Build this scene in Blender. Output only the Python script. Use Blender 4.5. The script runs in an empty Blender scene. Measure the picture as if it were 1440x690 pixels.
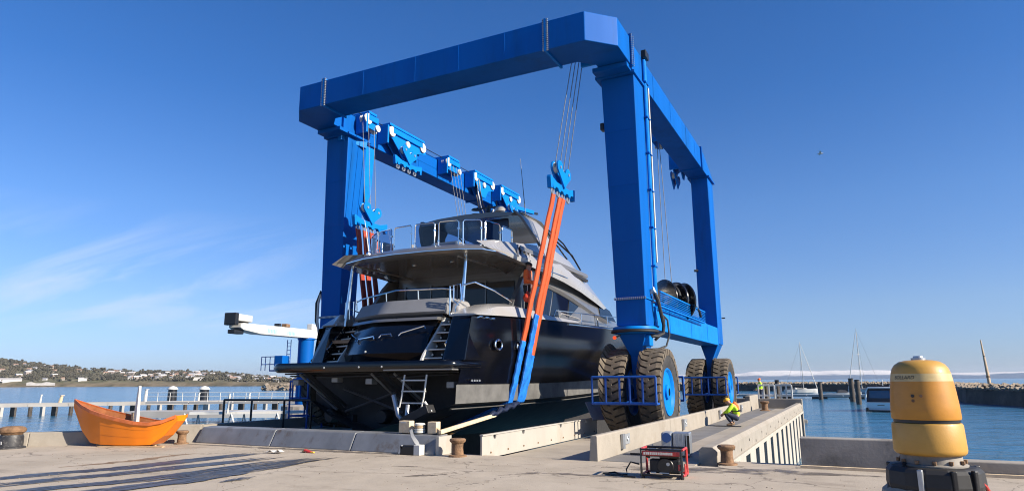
import bpy, bmesh, math, random
from mathutils import Vector, Matrix, noise
random.seed(7)
sc = bpy.context.scene
COL = sc.collection
R = math.radians
PI = math.pi

# ------------------------------------------------------------------ camera
# world: X along the front beam of the hoist, Y along the slip, Z up; metres
yaw, pitch, roll = R(26.614), R(11.584), R(-0.357)
F = Vector((-math.sin(yaw)*math.cos(pitch), math.cos(yaw)*math.cos(pitch), math.sin(pitch)))
RT = Vector((math.cos(yaw), math.sin(yaw), 0)); UP = RT.cross(F)
cr, sr = math.cos(roll), math.sin(roll)
RT, UP = RT*cr + UP*sr, UP*cr - RT*sr
cam_d = bpy.data.cameras.new('camera'); cam = bpy.data.objects.new('camera', cam_d); COL.objects.link(cam)
m = Matrix((RT, UP, -F)).transposed().to_4x4(); m.translation = (0, 0, 1.7)
cam.matrix_world = m
cam_d.sensor_width = 36; cam_d.lens = 924.67/1440*36; cam_d.clip_start = .1; cam_d.clip_end = 20000
sc.camera = cam

# ------------------------------------------------------------------ sky, sun, exposure
SUN_EL, SUN_AZ = R(28.5), R(91)            # azimuth clockwise from +Y
world = bpy.data.worlds.new('World'); sc.world = world; world.use_nodes = True
wn = world.node_tree.nodes; wl = world.node_tree.links
for n in list(wn): wn.remove(n)
def wnode(t, **k):
    n = wn.new(t)
    for a, b in k.items(): setattr(n, a, b)
    return n
sky = wnode('ShaderNodeTexSky', sky_type='NISHITA', sun_disc=False)
sky.sun_elevation = SUN_EL; sky.sun_rotation = SUN_AZ
sky.air_density = 1.0; sky.dust_density = .3; sky.ozone_density = 3.0; sky.altitude = 0
tc = wnode('ShaderNodeTexCoord'); sep = wnode('ShaderNodeSeparateXYZ'); wl.new(tc.outputs['Generated'], sep.inputs[0])
# the photograph's white balance: clean azure aloft, paler towards the horizon
gr_ = wnode('ShaderNodeValToRGB'); el = gr_.color_ramp.elements
for _ in range(3): el.new(.5)
for e_, (pos, c_) in zip(el, ((0,(.71,.94,1.64)),(.10,(.93,1.10,1.54)),(.24,(.80,1.15,1.67)),(.40,(.50,1.02,1.68)),(.60,(.40,.98,1.70)))): e_.position = pos; e_.color = (*[v/2 for v in c_], 1)
wl.new(sep.outputs[2], gr_.inputs[0])
hs2 = wnode('ShaderNodeVectorMath', operation='SCALE'); hs2.inputs['Scale'].default_value = 2.0; wl.new(gr_.outputs[0], hs2.inputs[0])
hs = wnode('ShaderNodeVectorMath', operation='MULTIPLY'); wl.new(sky.outputs[0], hs.inputs[0]); wl.new(hs2.outputs[0], hs.inputs[1])
# thin cirrus: stretched noise on a high flat layer, a bank of it low in the north-west
def wm(op, a, b=None, c=None, clamp=False):
    n = wnode('ShaderNodeMath', operation=op, use_clamp=clamp)
    for i, v in enumerate((a, b, c)):
        if v is None: continue
        if isinstance(v, (int, float)): n.inputs[i].default_value = v
        else: wl.new(v, n.inputs[i])
    return n.outputs[0]
zz = wm('ADD', wm('MAXIMUM', sep.outputs[2], 0.0), .12)
comb = wnode('ShaderNodeCombineXYZ')
wl.new(wm('DIVIDE', sep.outputs[0], zz), comb.inputs[0]); wl.new(wm('DIVIDE', sep.outputs[1], zz), comb.inputs[1])
mp = wnode('ShaderNodeMapping'); mp.inputs['Rotation'].default_value = (0, 0, R(38)); mp.inputs['Scale'].default_value = (.42, 1.5, 1)
wl.new(comb.outputs[0], mp.inputs[0])
n1 = wnode('ShaderNodeTexNoise'); n1.inputs['Scale'].default_value = 1.1; n1.inputs['Detail'].default_value = 9; n1.inputs['Roughness'].default_value = .62; n1.inputs['Distortion'].default_value = .7
wl.new(mp.outputs[0], n1.inputs['Vector'])
cl = wm('MULTIPLY', wm('SUBTRACT', n1.outputs[0], .47), 3.6, clamp=True)
nb = wnode('ShaderNodeTexNoise'); nb.inputs['Scale'].default_value = .55; nb.inputs['Detail'].default_value = 2; wl.new(comb.outputs[0], nb.inputs['Vector'])
# north-west bank
dotn = wnode('ShaderNodeVectorMath', operation='DOT_PRODUCT'); dotn.inputs[1].default_value = (-.84, .525, .13); wl.new(tc.outputs['Generated'], dotn.inputs[0])
bank = wm('MULTIPLY', wm('SUBTRACT', dotn.outputs['Value'], .935), 14, clamp=True)
low = wm('MULTIPLY', wm('MULTIPLY', wm('SUBTRACT', sep.outputs[2], .05), 18, clamp=True), wm('MULTIPLY', wm('SUBTRACT', .235, sep.outputs[2]), 10, clamp=True))
cover = wm('MULTIPLY', wm('MULTIPLY', cl, bank), low)
mix = wnode('ShaderNodeMix', data_type='RGBA'); mix.inputs['B'].default_value = (8.0, 9.0, 11.0, 1)
wl.new(wm('MULTIPLY', cover, .95), mix.inputs['Factor']); wl.new(hs.outputs[0], mix.inputs['A'])
bg = wnode('ShaderNodeBackground'); bg.inputs['Strength'].default_value = .050
wl.new(mix.outputs['Result'], bg.inputs['Color'])
wo = wnode('ShaderNodeOutputWorld'); wl.new(bg.outputs[0], wo.inputs[0])

sd = bpy.data.lights.new('sun', 'SUN'); sd.energy = 5.0; sd.angle = R(.53); sd.color = (1, .90, .76)
sun = bpy.data.objects.new('sun', sd); COL.objects.link(sun)
to_sun = Vector((math.sin(SUN_AZ)*math.cos(SUN_EL), math.cos(SUN_AZ)*math.cos(SUN_EL), math.sin(SUN_EL)))
sun.rotation_euler = to_sun.to_track_quat('Z', 'Y').to_euler(); sun.location = (30, -10, 40)
sc.view_settings.view_transform = 'Standard'; sc.view_settings.look = 'None'
sc.view_settings.exposure = 0.90; sc.view_settings.gamma = 1
sc.render.engine = 'CYCLES'; sc.cycles.use_denoising = True; sc.cycles.max_bounces = 7; sc.cycles.transparent_max_bounces = 12
sc.cycles.caustics_reflective = False; sc.cycles.caustics_refractive = False; sc.cycles.sample_clamp_indirect = 8; sc.cycles.filter_width = 1.05

# ------------------------------------------------------------------ materials
def mat(name, col, rough=.5, metal=0.0, var=0.0, vs=3.0, bump=0.0, bs=20.0, spec=.5, coat=0.0, dirt=None, dirt_amt=0.0, ds=1.5, stretch=(1,1,1), alpha=1.0, emis=None):
    M = bpy.data.materials.new(name); M.use_nodes = True
    nt = M.node_tree; b = nt.nodes['Principled BSDF']
    b.inputs['Base Color'].default_value = (*col, 1); b.inputs['Roughness'].default_value = rough; b.inputs['Metallic'].default_value = metal
    b.inputs['Specular IOR Level'].default_value = spec
    if coat: b.inputs['Coat Weight'].default_value = coat; b.inputs['Coat Roughness'].default_value = .08
    if alpha < 1: b.inputs['Alpha'].default_value = alpha
    L = nt.links
    g = nt.nodes.new('ShaderNodeNewGeometry')      # world position, so copies differ
    mpn = nt.nodes.new('ShaderNodeMapping'); mpn.inputs['Scale'].default_value = stretch; L.new(g.outputs['Position'], mpn.inputs[0])
    cur = None
    if var:
        nz = nt.nodes.new('ShaderNodeTexNoise'); nz.inputs['Scale'].default_value = vs; nz.inputs['Detail'].default_value = 6; nz.inputs['Roughness'].default_value = .6
        L.new(mpn.outputs[0], nz.inputs['Vector'])
        mr = nt.nodes.new('ShaderNodeMapRange'); mr.inputs[1].default_value = .3; mr.inputs[2].default_value = .7; mr.inputs[3].default_value = 1-var; mr.inputs[4].default_value = 1+var
        L.new(nz.outputs[0], mr.inputs[0])
        vm = nt.nodes.new('ShaderNodeVectorMath'); vm.operation = 'SCALE'; vm.inputs[0].default_value = col; L.new(mr.outputs[0], vm.inputs['Scale'])
        cur = vm.outputs[0]
        ra = nt.nodes.new('ShaderNodeMath'); ra.operation = 'MULTIPLY_ADD'; ra.inputs[1].default_value = -.25*rough; ra.inputs[2].default_value = rough*1.12; ra.use_clamp = True
        L.new(nz.outputs[0], ra.inputs[0]); L.new(ra.outputs[0], b.inputs['Roughness'])
    if dirt:
        nd = nt.nodes.new('ShaderNodeTexNoise'); nd.inputs['Scale'].default_value = ds; nd.inputs['Detail'].default_value = 8; nd.inputs['Roughness'].default_value = .68
        L.new(mpn.outputs[0], nd.inputs['Vector'])
        cm = nt.nodes.new('ShaderNodeMapRange'); cm.inputs[1].default_value = .52; cm.inputs[2].default_value = .72; cm.inputs[3].default_value = 0; cm.inputs[4].default_value = dirt_amt
        L.new(nd.outputs[0], cm.inputs[0])
        mx = nt.nodes.new('ShaderNodeMix'); mx.data_type = 'RGBA'; mx.inputs['B'].default_value = (*dirt, 1)
        if cur: L.new(cur, mx.inputs['A'])
        else: mx.inputs['A'].default_value = (*col, 1)
        L.new(cm.outputs[0], mx.inputs['Factor']); cur = mx.outputs['Result']
    if cur: L.new(cur, b.inputs['Base Color'])
    if bump:
        nb_ = nt.nodes.new('ShaderNodeTexNoise'); nb_.inputs['Scale'].default_value = bs; nb_.inputs['Detail'].default_value = 5
        L.new(mpn.outputs[0], nb_.inputs['Vector'])
        bp = nt.nodes.new('ShaderNodeBump'); bp.inputs['Strength'].default_value = bump; bp.inputs['Distance'].default_value = .02
        L.new(nb_.outputs[0], bp.inputs['Height']); L.new(bp.outputs[0], b.inputs['Normal'])
    if emis: b.inputs['Emission Color'].default_value = (*emis[:3], 1); b.inputs['Emission Strength'].default_value = emis[3]
    return M

BLUE = mat('hoist_blue_paint', (.001, .094, .375), .5, var=.10, vs=.7, bump=.03, bs=1.2, spec=.1, dirt=(.006,.055,.16), dirt_amt=.6, ds=1.3, stretch=(1,1,.16))
BLUE2 = mat('hoist_blue_fittings', (.002, .17, .55), .48, var=.08, vs=2, spec=.1, dirt=(.01,.06,.15), dirt_amt=.4, ds=3)
RAILBLUE = mat('guard_blue_paint', (.006, .075, .34), .4, var=.15, vs=4)
TYRE = mat('dusty_tyre_rubber', (.120, .096, .068), .9, var=.35, vs=5, bump=.3, bs=40, dirt=(.03,.028,.026), dirt_amt=.8, ds=3)
TYRESIDE = mat('tyre_sidewall', (.032, .030, .028), .75, var=.3, vs=5, dirt=(.12,.10,.08), dirt_amt=.5, ds=4)
BLACK = mat('black_paint', (.012, .012, .013), .35, var=.2, vs=5)
RUBBER = mat('black_rubber', (.016, .016, .016), .6, var=.3, vs=6)
STEEL = mat('galvanised_steel', (.42, .44, .46), .42, .75, var=.18, vs=8, dirt=(.25,.22,.18), dirt_amt=.4, ds=6)
CHROME = mat('polished_stainless', (.78, .78, .76), .14, 1.0, var=.05, vs=9)
WIRE = mat('wire_rope', (.13, .13, .135), .6, .3, var=.3, vs=30)
WHITE = mat('white_paint', (.55, .54, .50), .4, var=.07, vs=2, dirt=(.42,.38,.32), dirt_amt=.4, ds=2)
SHEAVE = mat('pale_sheave', (.58, .56, .50), .5, var=.1, vs=6)
ORANGE = mat('orange_webbing', (.60, .088, .025), .7, var=.16, vs=7, bump=.25, bs=60, dirt=(.45,.05,.02), dirt_amt=.5, ds=3, stretch=(1,1,.4))
SLEEVE = mat('blue_sling_sleeve', (.012, .16, .58), .5, var=.45, vs=5, bump=.9, bs=9)
HULLBLK = mat('gloss_black_hull', (.0025, .003, .005), .14, var=.15, vs=1, spec=.42, coat=.15, bump=.012, bs=1.0)
ANTIF = mat('grey_antifouling', (.115, .112, .105), .7, var=.25, vs=2.5, dirt=(.05,.045,.04), dirt_amt=.7, ds=1.5)
BOTTOM = mat('dark_antifouling', (.018, .018, .020), .7, var=.35, vs=2, dirt=(.06,.055,.05), dirt_amt=.5, ds=3)
SILVER = mat('shade_dark_silver_gelcoat', (.165, .163, .160), .30, .35, var=.05, vs=1.2, coat=.5, dirt=(.28,.27,.25), dirt_amt=.3, ds=1)  # yacht silver darkened for the unlit aft brow; sunlit sides take the pale copy
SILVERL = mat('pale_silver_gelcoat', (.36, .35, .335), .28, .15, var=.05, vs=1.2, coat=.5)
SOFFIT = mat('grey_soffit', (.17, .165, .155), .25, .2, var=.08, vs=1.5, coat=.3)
DARKGLASS = mat('black_tinted_glass', (.004, .005, .007), .05, spec=.5)
TEAK = mat('teak', (.30, .17, .085), .6, var=.25, vs=9, stretch=(1,6,1))
DARKIN = mat('dark_machinery', (.010, .010, .011), .6, var=.3, vs=6)
CUSH = mat('grey_cushion', (.19, .193, .20), .6, var=.06, vs=3)
CONC = mat('pale_concrete', (.29, .258, .212), .85, var=.12, vs=1.6, bump=.25, bs=16, dirt=(.20,.16,.115), dirt_amt=.55, ds=1.2)
CONCG = mat('grey_concrete', (.27, .25, .22), .85, var=.25, vs=1.4, bump=.2, bs=18, dirt=(.10,.085,.065), dirt_amt=.85, ds=1.6)
KERBM = mat('worn_steel_kerb', (.20, .205, .21), .5, .25, var=.25, vs=1.2, bump=.2, bs=5, dirt=(.10,.062,.028), dirt_amt=1.3, ds=1.6, stretch=(1,1,.6))
STEELW = mat('cream_steel_plate', (.385, .36, .315), .5, var=.08, vs=1.5, dirt=(.30,.22,.14), dirt_amt=.6, ds=1.3, stretch=(1,1,.5))
RUST = mat('rusty_iron', (.20, .115, .06), .85, var=.4, vs=9, bump=.5, bs=30, dirt=(.06,.035,.02), dirt_amt=.8, ds=7)
BOLBLK = mat('black_bollard_paint', (.03, .03, .032), .55, var=.4, vs=6, dirt=(.30,.28,.25), dirt_amt=.5, ds=9)
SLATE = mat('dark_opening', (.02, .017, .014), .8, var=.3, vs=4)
GALV = mat('grey_plate', (.34, .355, .365), .5, .4, var=.12, vs=5)
YEL = mat('yellow_gelcoat', (.46, .20, .018), .5, var=.08, vs=8, bump=.05, bs=90, coat=.1, dirt=(.42,.18,.03), dirt_amt=.5, ds=6, stretch=(1,1,2))
YEL2 = mat('pale_yellow_gelcoat', (.48, .26, .045), .5, var=.08, vs=8, bump=.05, bs=90, coat=.1, dirt=(.5,.25,.05), dirt_amt=.4, ds=6)
YELBAND = mat('faded_band', (.50, .38, .17), .45, var=.16, vs=14, dirt=(.45,.33,.16), dirt_amt=.7, ds=12)
BOATOR = mat('orange_boat_paint', (.78, .20, .004), .42, var=.03, vs=2, coat=.15, dirt=(.70,.17,.006), dirt_amt=.25, ds=5)
BOATTRIM = mat('boat_gunwale', (.50, .13, .035), .5, var=.25, vs=6)
BOATIN = mat('boat_inside', (.30, .10, .03), .7, var=.25, vs=5)
WOOD = mat('weathered_timber', (.42, .30, .18), .8, var=.3, vs=6, stretch=(1,1,4), bump=.3, bs=30)
WOODL = mat('pale_timber', (.62, .48, .31), .75, var=.2, vs=7)
PILEM = mat('dark_pile', (.055, .045, .036), .8, var=.35, vs=4, dirt=(.16,.13,.10), dirt_amt=.6, ds=3)
REDP = mat('red_frame_paint', (.42, .030, .028), .45, var=.25, vs=12, dirt=(.5,.35,.3), dirt_amt=.5, ds=14)
HIVIS = mat('hi_vis_yellow', (.52, .86, .03), .75, var=.12, vs=20)
HIOR = mat('hi_vis_orange', (.92, .16, .03), .75, var=.12, vs=20)
DENIM = mat('dark_blue_trousers', (.022, .034, .065), .85, var=.3, vs=20)
SKIN = mat('skin', (.50, .29, .20), .55)
HAIR = mat('dark_hair', (.03, .022, .016), .7)
BOOT = mat('tan_boots', (.22, .14, .08), .8)
YHELM = mat('orange_yellow_hood', (.85, .42, .03), .6)
CANVAS = mat('dark_canvas', (.02, .022, .03), .7)
GLASSB = mat('blue_window', (.03, .07, .12), .06, spec=.8)
LETTER = mat('black_lettering', (.02, .02, .018), .6)
LBLUE = mat('pale_blue_lettering', (.25, .45, .72), .5)
def patchy(M, scale, stretch, lo, hi):
    # dried-out gaps: the film breaks up with a stretched noise
    nt = M.node_tree; L = nt.links; b = nt.nodes['Principled BSDF']
    g = nt.nodes.new('ShaderNodeNewGeometry'); mp_ = nt.nodes.new('ShaderNodeMapping'); mp_.inputs['Scale'].default_value = stretch; L.new(g.outputs['Position'], mp_.inputs[0])
    n = nt.nodes.new('ShaderNodeTexNoise'); n.inputs['Scale'].default_value = scale; n.inputs['Detail'].default_value = 7; n.inputs['Roughness'].default_value = .7; L.new(mp_.outputs[0], n.inputs['Vector'])
    m_ = nt.nodes.new('ShaderNodeMapRange'); m_.inputs[1].default_value = lo; m_.inputs[2].default_value = hi; L.new(n.outputs[0], m_.inputs[0]); L.new(m_.outputs[0], b.inputs['Alpha']); return M
def glass_mat(name, tint, a):
    M = bpy.data.materials.new(name); M.use_nodes = True; nt = M.node_tree
    for n in list(nt.nodes): nt.nodes.remove(n)
    o = nt.nodes.new('ShaderNodeOutputMaterial'); t = nt.nodes.new('ShaderNodeBsdfTransparent'); t.inputs[0].default_value = (*tint, 1)
    gl = nt.nodes.new('ShaderNodeBsdfGlossy'); gl.inputs['Roughness'].default_value = .03
    mx = nt.nodes.new('ShaderNodeMixShader'); fr = nt.nodes.new('ShaderNodeFresnel'); fr.inputs[0].default_value = 1.5
    nt.links.new(fr.outputs[0], mx.inputs[0]); nt.links.new(t.outputs[0], mx.inputs[1]); nt.links.new(gl.outputs[0], mx.inputs[2]); nt.links.new(mx.outputs[0], o.inputs[0])
    return M
SMOKE = glass_mat('smoked_blue_glass', (.30, .40, .55), .5)

# ------------------------------------------------------------------ mesh helpers
OFF = {}
class MB:
    def __init__(s): s.v = []; s.f = []
    def add(s, vs, fs):
        o = len(s.v); s.v += [tuple(p) for p in vs]; s.f += [tuple(i+o for i in f) for f in fs]; return s
    def box(s, x0, x1, y0, y1, z0, z1):
        return s.add([(x0,y0,z0),(x1,y0,z0),(x1,y1,z0),(x0,y1,z0),(x0,y0,z1),(x1,y0,z1),(x1,y1,z1),(x0,y1,z1)],
                     [(0,3,2,1),(4,5,6,7),(0,1,5,4),(1,2,6,5),(2,3,7,6),(3,0,4,7)])
    def obox(s, c, size, M=None):
        M = M or Matrix.Identity(3); c = Vector(c); h = Vector(size)/2
        vs = [c + M @ Vector((sx*h.x, sy*h.y, sz*h.z)) for sz in (-1,1) for sx, sy in ((-1,-1),(1,-1),(1,1),(-1,1))]
        return s.add(vs, [(0,3,2,1),(4,5,6,7),(0,1,5,4),(1,2,6,5),(2,3,7,6),(3,0,4,7)])
    def bar(s, p, q, w, h=None, up=(0,0,1)):
        p, q = Vector(p), Vector(q); d = q-p; L = d.length; d.normalize(); u = Vector(up)
        if abs(d.dot(u)) > .97: u = Vector((0,1,0))
        x = d.cross(u).normalized(); z = x.cross(d)
        return s.obox((p+q)/2, (w, L, h or w), Matrix((x, d, z)).transposed())
    def tube(s, pts, r, n=8, closed=False, caps=True):
        pts = [Vector(p) for p in pts]; N = len(pts); rings = []; ref = None
        for i, p in enumerate(pts):
            a = pts[i-1] if (i or closed) else p; b = pts[(i+1) % N] if (i < N-1 or closed) else p
            t = (b-a).normalized()
            if ref is None: ref = Vector((0,0,1)) if abs(t.z) < .9 else Vector((1,0,0))
            u = (ref - t*ref.dot(t)).normalized(); w = t.cross(u); ref = u
            rr = r[i] if isinstance(r, (list, tuple)) else r
            rings.append([p + (u*math.cos(2*PI*k/n) + w*math.sin(2*PI*k/n))*rr for k in range(n)])
        return s.loft(rings, caps and not closed, closed)
    def loft(s, rings, caps=True, closed=False, open_ring=False):
        n = len(rings[0]); vs = [p for r in rings for p in r]; fs = []
        for i in range(len(rings) - (0 if closed else 1)):
            j = (i+1) % len(rings)
            for k in range(n-1 if open_ring else n):
                k2 = (k+1) % n; fs.append((i*n+k, i*n+k2, j*n+k2, j*n+k))
        if caps: fs += [tuple(range(n))[::-1], tuple((len(rings)-1)*n+k for k in range(n))]
        return s.add(vs, fs)
    def lathe(s, prof, o=(0,0,0), axis='z', n=24, a0=0, caps=True):
        rings = []
        for r, h in prof:
            ring = []
            for k in range(n):
                a = 2*PI*k/n + a0; c, t = r*math.cos(a), r*math.sin(a)
                ring.append({'z':(o[0]+c,o[1]+t,o[2]+h),'x':(o[0]+h,o[1]+c,o[2]+t),'y':(o[0]+t,o[1]+h,o[2]+c)}[axis])
            rings.append(ring)
        return s.loft(rings, caps)
    def prism(s, poly, a0, a1, axis='y'):
        """poly: 2D points; extruded along axis from a0 to a1"""
        def p(u, v, a): return {'y':(u,a,v),'x':(a,u,v),'z':(u,v,a)}[axis]
        return s.loft([[p(u,v,a0) for u,v in poly],[p(u,v,a1) for u,v in poly]])
    def build(s, name, mt, parent=None, smooth=False, bevel=0, sub=0, fix=True):
        me = bpy.data.meshes.new(name); me.from_pydata(s.v, [], s.f)
        if fix:
            bm = bmesh.new(); bm.from_mesh(me); bmesh.ops.recalc_face_normals(bm, faces=bm.faces); bm.to_mesh(me); bm.free()
        me.materials.append(mt)
        if smooth:
            for p in me.polygons: p.use_smooth = True
            try: me.set_sharp_from_angle(angle=R(38))
            except Exception: pass
        o = bpy.data.objects.new(name, me); COL.objects.link(o)
        if parent is not None:
            o.parent = parent; o.location = OFF.get(parent.name, (0,0,0))
        if bevel:
            b = o.modifiers.new('bevel', 'BEVEL'); b.width = bevel; b.segments = 2; b.limit_method = 'ANGLE'; b.angle_limit = R(40)
        if sub:
            b = o.modifiers.new('sub', 'SUBSURF'); b.levels = sub; b.render_levels = sub
        return o
def tag(o, label=None, cat=None, group=None, kind=None):
    if label: o['label'] = label
    if cat: o['category'] = cat
    if group: o['group'] = group
    if kind: o['kind'] = kind
    return o
def root(name, loc, label, cat, group=None, rz=0, world=False):
    """Empty at the base of a thing. world=True: its parts are given in world coordinates."""
    o = bpy.data.objects.new(name, None); COL.objects.link(o); o.location = loc; o.rotation_euler = (0,0,rz); o.empty_display_size = .2
    if world: OFF[o.name] = tuple(-c for c in loc)
    return tag(o, label, cat, group)
def copy_tree(o, parent=None):
    c = o.copy(); COL.objects.link(c)
    if parent: c.parent = parent
    for ch in list(o.children): copy_tree(ch, c)
    return c
def arc(c, r, a0, a1, n, plane='xz'):
    out = []
    for i in range(n+1):
        a = a0 + (a1-a0)*i/n; u, v = r*math.cos(a), r*math.sin(a)
        out.append({'xz':(c[0]+u,c[1],c[2]+v),'yz':(c[0],c[1]+u,c[2]+v),'xy':(c[0]+u,c[1]+v,c[2])}[plane])
    return out
Q = .1       # level of the quay apron
WZ = -2.0    # water level
# ================================================================== SETTING
# ---- water
def water_material():
    M = bpy.data.materials.new('harbour_water'); M.use_nodes = True; nt = M.node_tree; b = nt.nodes['Principled BSDF']; L = nt.links
    b.inputs['Base Color'].default_value = (.034, .135, .235, 1); b.inputs['Roughness'].default_value = .12; b.inputs['IOR'].default_value = 1.33
    g = nt.nodes.new('ShaderNodeNewGeometry')
    prev = None
    for sc_, st, dist, seed in ((.9, .8, .26, 0), (.22, .7, .7, 5), (3.4, .5, .06, 9)):
        mp_ = nt.nodes.new('ShaderNodeMapping'); mp_.inputs['Rotation'].default_value = (0,0,R(24)); mp_.inputs['Scale'].default_value = (.55, 1.3, 1); mp_.inputs['Location'].default_value = (seed, seed, 0)
        L.new(g.outputs['Position'], mp_.inputs[0])
        nz = nt.nodes.new('ShaderNodeTexNoise'); nz.inputs['Scale'].default_value = sc_; nz.inputs['Detail'].default_value = 4; nz.inputs['Distortion'].default_value = .4
        L.new(mp_.outputs[0], nz.inputs['Vector'])
        bp = nt.nodes.new('ShaderNodeBump'); bp.inputs['Strength'].default_value = st; bp.inputs['Distance'].default_value = dist
        L.new(nz.outputs[0], bp.inputs['Height'])
        if prev: L.new(prev, bp.inputs['Normal'])
        prev = bp.outputs[0]
    L.new(prev, b.inputs['Normal'])
    return M
tag(MB().add([(-5000,-400,WZ),(5000,-400,WZ),(5000,6800,WZ),(-5000,6800,WZ)], [(0,1,2,3)]).build('water', water_material()), kind='structure')

# ---- quay apron
def apron_material():
    M = bpy.data.materials.new('apron_concrete'); M.use_nodes = True; nt = M.node_tree; b = nt.nodes['Principled BSDF']; L = nt.links
    g = nt.nodes.new('ShaderNodeNewGeometry'); b.inputs['Roughness'].default_value = .9
    def nz(scale, detail=6, rough=.6, stretch=(1,1,1), rot=0):
        mp_ = nt.nodes.new('ShaderNodeMapping'); mp_.inputs['Scale'].default_value = stretch; mp_.inputs['Rotation'].default_value = (0,0,rot); L.new(g.outputs['Position'], mp_.inputs[0])
        n = nt.nodes.new('ShaderNodeTexNoise'); n.inputs['Scale'].default_value = scale; n.inputs['Detail'].default_value = detail; n.inputs['Roughness'].default_value = rough; L.new(mp_.outputs[0], n.inputs['Vector']); return n.outputs[0]
    def mr(x, a, b_, c, d):
        n = nt.nodes.new('ShaderNodeMapRange'); n.inputs[1].default_value = a; n.inputs[2].default_value = b_; n.inputs[3].default_value = c; n.inputs[4].default_value = d; L.new(x, n.inputs[0]); return n.outputs[0]
    def mixc(f, A, B):
        n = nt.nodes.new('ShaderNodeMix'); n.data_type = 'RGBA'; L.new(f, n.inputs['Factor'])
        for s, v in (('A',A),('B',B)):
            if isinstance(v, tuple): n.inputs[s].default_value = (*v,1)
            else: L.new(v, n.inputs[s])
        return n.outputs['Result']
    c = mixc(mr(nz(.55, 8, .65), .35, .68, 0, 1), (.44,.375,.292), (.34,.285,.215))
    c = mixc(mr(nz(1.1, 8, .7, (.35,1,1), R(30)), .54, .72, 0, .7), c, (.13,.10,.068))     # brown washed stains
    c = mixc(mr(nz(9, 5, .7), .60, .75, 0, .4), c, (.15,.125,.10))
    c = mixc(mr(nz(70, 2, .5), .60, .72, 0, .55), c, (.12,.10,.08))                         # aggregate
    c = mixc(mr(nz(.25, 3, .5), .58, .72, 0, .45), c, (.40,.345,.275))
    # hairline cracks and the soft dark lines of old formwork
    wv = nt.nodes.new('ShaderNodeTexVoronoi'); wv.feature = 'DISTANCE_TO_EDGE'; wv.inputs['Scale'].default_value = .33
    dn = nt.nodes.new('ShaderNodeTexNoise'); dn.inputs['Scale'].default_value = 1.7; dn.inputs['Detail'].default_value = 6; L.new(g.outputs['Position'], dn.inputs['Vector'])
    va = nt.nodes.new('ShaderNodeVectorMath'); va.operation = 'MULTIPLY_ADD'; va.inputs[1].default_value = (1.1,1.1,0); L.new(dn.outputs['Color'], va.inputs[0]); L.new(g.outputs['Position'], va.inputs[2]); L.new(va.outputs[0], wv.inputs['Vector'])
    c = mixc(mr(wv.outputs['Distance'], .0, .006, .7, 0), c, (.07,.055,.04))
    L.new(c, b.inputs['Base Color'])
    bp = nt.nodes.new('ShaderNodeBump'); bp.inputs['Strength'].default_value = .5; bp.inputs['Distance'].default_value = .012; L.new(nz(38, 6, .7), bp.inputs['Height'])
    bp2 = nt.nodes.new('ShaderNodeBump'); bp2.inputs['Strength'].default_value = .35; bp2.inputs['Distance'].default_value = .06; L.new(nz(1.6, 4, .5), bp2.inputs['Height']); L.new(bp.outputs[0], bp2.inputs['Normal']); L.new(bp2.outputs[0], b.inputs['Normal'])
    return M
APRON = apron_material()
quay = MB().prism([(70,-30),(70,14.2),(-2.35,14.2),(-2.35,13.2),(-16.1,13.2),(-16.1,12.95),(-19.9,9.75),(-36,-3.8),(-70,-30)], -4.5, Q, 'z').build('quay', APRON)
tag(quay, kind='structure')
# wet tracks drained across the apron, old stains
WET = mat('wet_concrete', (.055, .052, .05), .42, var=.45, vs=1.6, spec=.5)
STAIN = patchy(mat('rust_stain', (.24, .14, .07), .8, var=.25, vs=2), 2.2, (3,.5,1), .35, .62)
patchy(WET, 2.6, (4,.35,1), .34, .52)
GSHADE = patchy(mat('shade_toned_concrete', (.15, .125, .10), .5, var=.3, vs=2), 2.5, (1,1.4,1), .38, .62)
def ribbon(mb, pts, w, z, seed, seg=34):
    P_ = [Vector((*p, 0)) for p in pts]; L_ = []; rr = random.Random(seed)
    for i in range(seg+1):
        t = i/seg*(len(P_)-1); k = min(int(t), len(P_)-2); f = t-k; p = P_[k].lerp(P_[k+1], f); d = (P_[k+1]-P_[k]).normalized(); n = Vector((-d.y, d.x, 0))
        taper = min(1, 3*(1-i/seg)+.02)*min(1, 3*i/seg+.1)
        a = w*taper*(.55+.75*rr.random()); b_ = w*taper*(.55+.75*rr.random())
        L_.append([(p+n*a).to_tuple()[:2]+(z,), (p-n*b_).to_tuple()[:2]+(z,)])
    mb.loft(L_, caps=False, open_ring=True)
wet = MB(); lines = [[(-13.6,5.0),(-13.06,7.26),(-12.66,8.17),(-12.54,9.41),(-12.4,10.89),(-12.31,11.41)], [(-12.6,4.6),(-12.21,6.8),(-11.87,7.79),(-11.69,8.94),(-11.42,10.04),(-11.34,10.9)],
    [(-11.8,4.6),(-11.19,6.45),(-10.8,7.35),(-10.61,8.55),(-10.64,9.87),(-10.43,11.01)], [(-10.8,4.6),(-10.19,6.61),(-10,7.54),(-10.09,8.89),(-10.24,10.42),(-10.15,11.3)]]
for i, l in enumerate(lines):
    for j in range(3): ribbon(wet, [(x+(j-1)*.22, y+.15*j) for x, y in l], (.09,.16,.11)[j]*(1.0 if i else 1.2), Q+.004+.0012*(3*i+j), 10*i+j, 46)
ribbon(wet, [(-9.3,7.9),(-9.25,8.6)], .10, Q+.022, 77)
tag(wet.build('wet_streaks', WET, fix=False), 'long wet streaks draining across the quay apron', 'puddle', kind='stuff')
st = MB(); ribbon(st, [(-13.9,8.0),(-13.66,8.79),(-13.57,9.5),(-13.68,10.34),(-13.59,10.9)], .17, Q+.004, 5)
tag(st.build('rust_stain', STAIN, fix=False), 'rust brown stain beside the wet streaks near the orange boat', 'stain', kind='stuff')
dm = MB()  # soft ground shadows and the kerb-front shade, painted as dark ribbons
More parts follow.
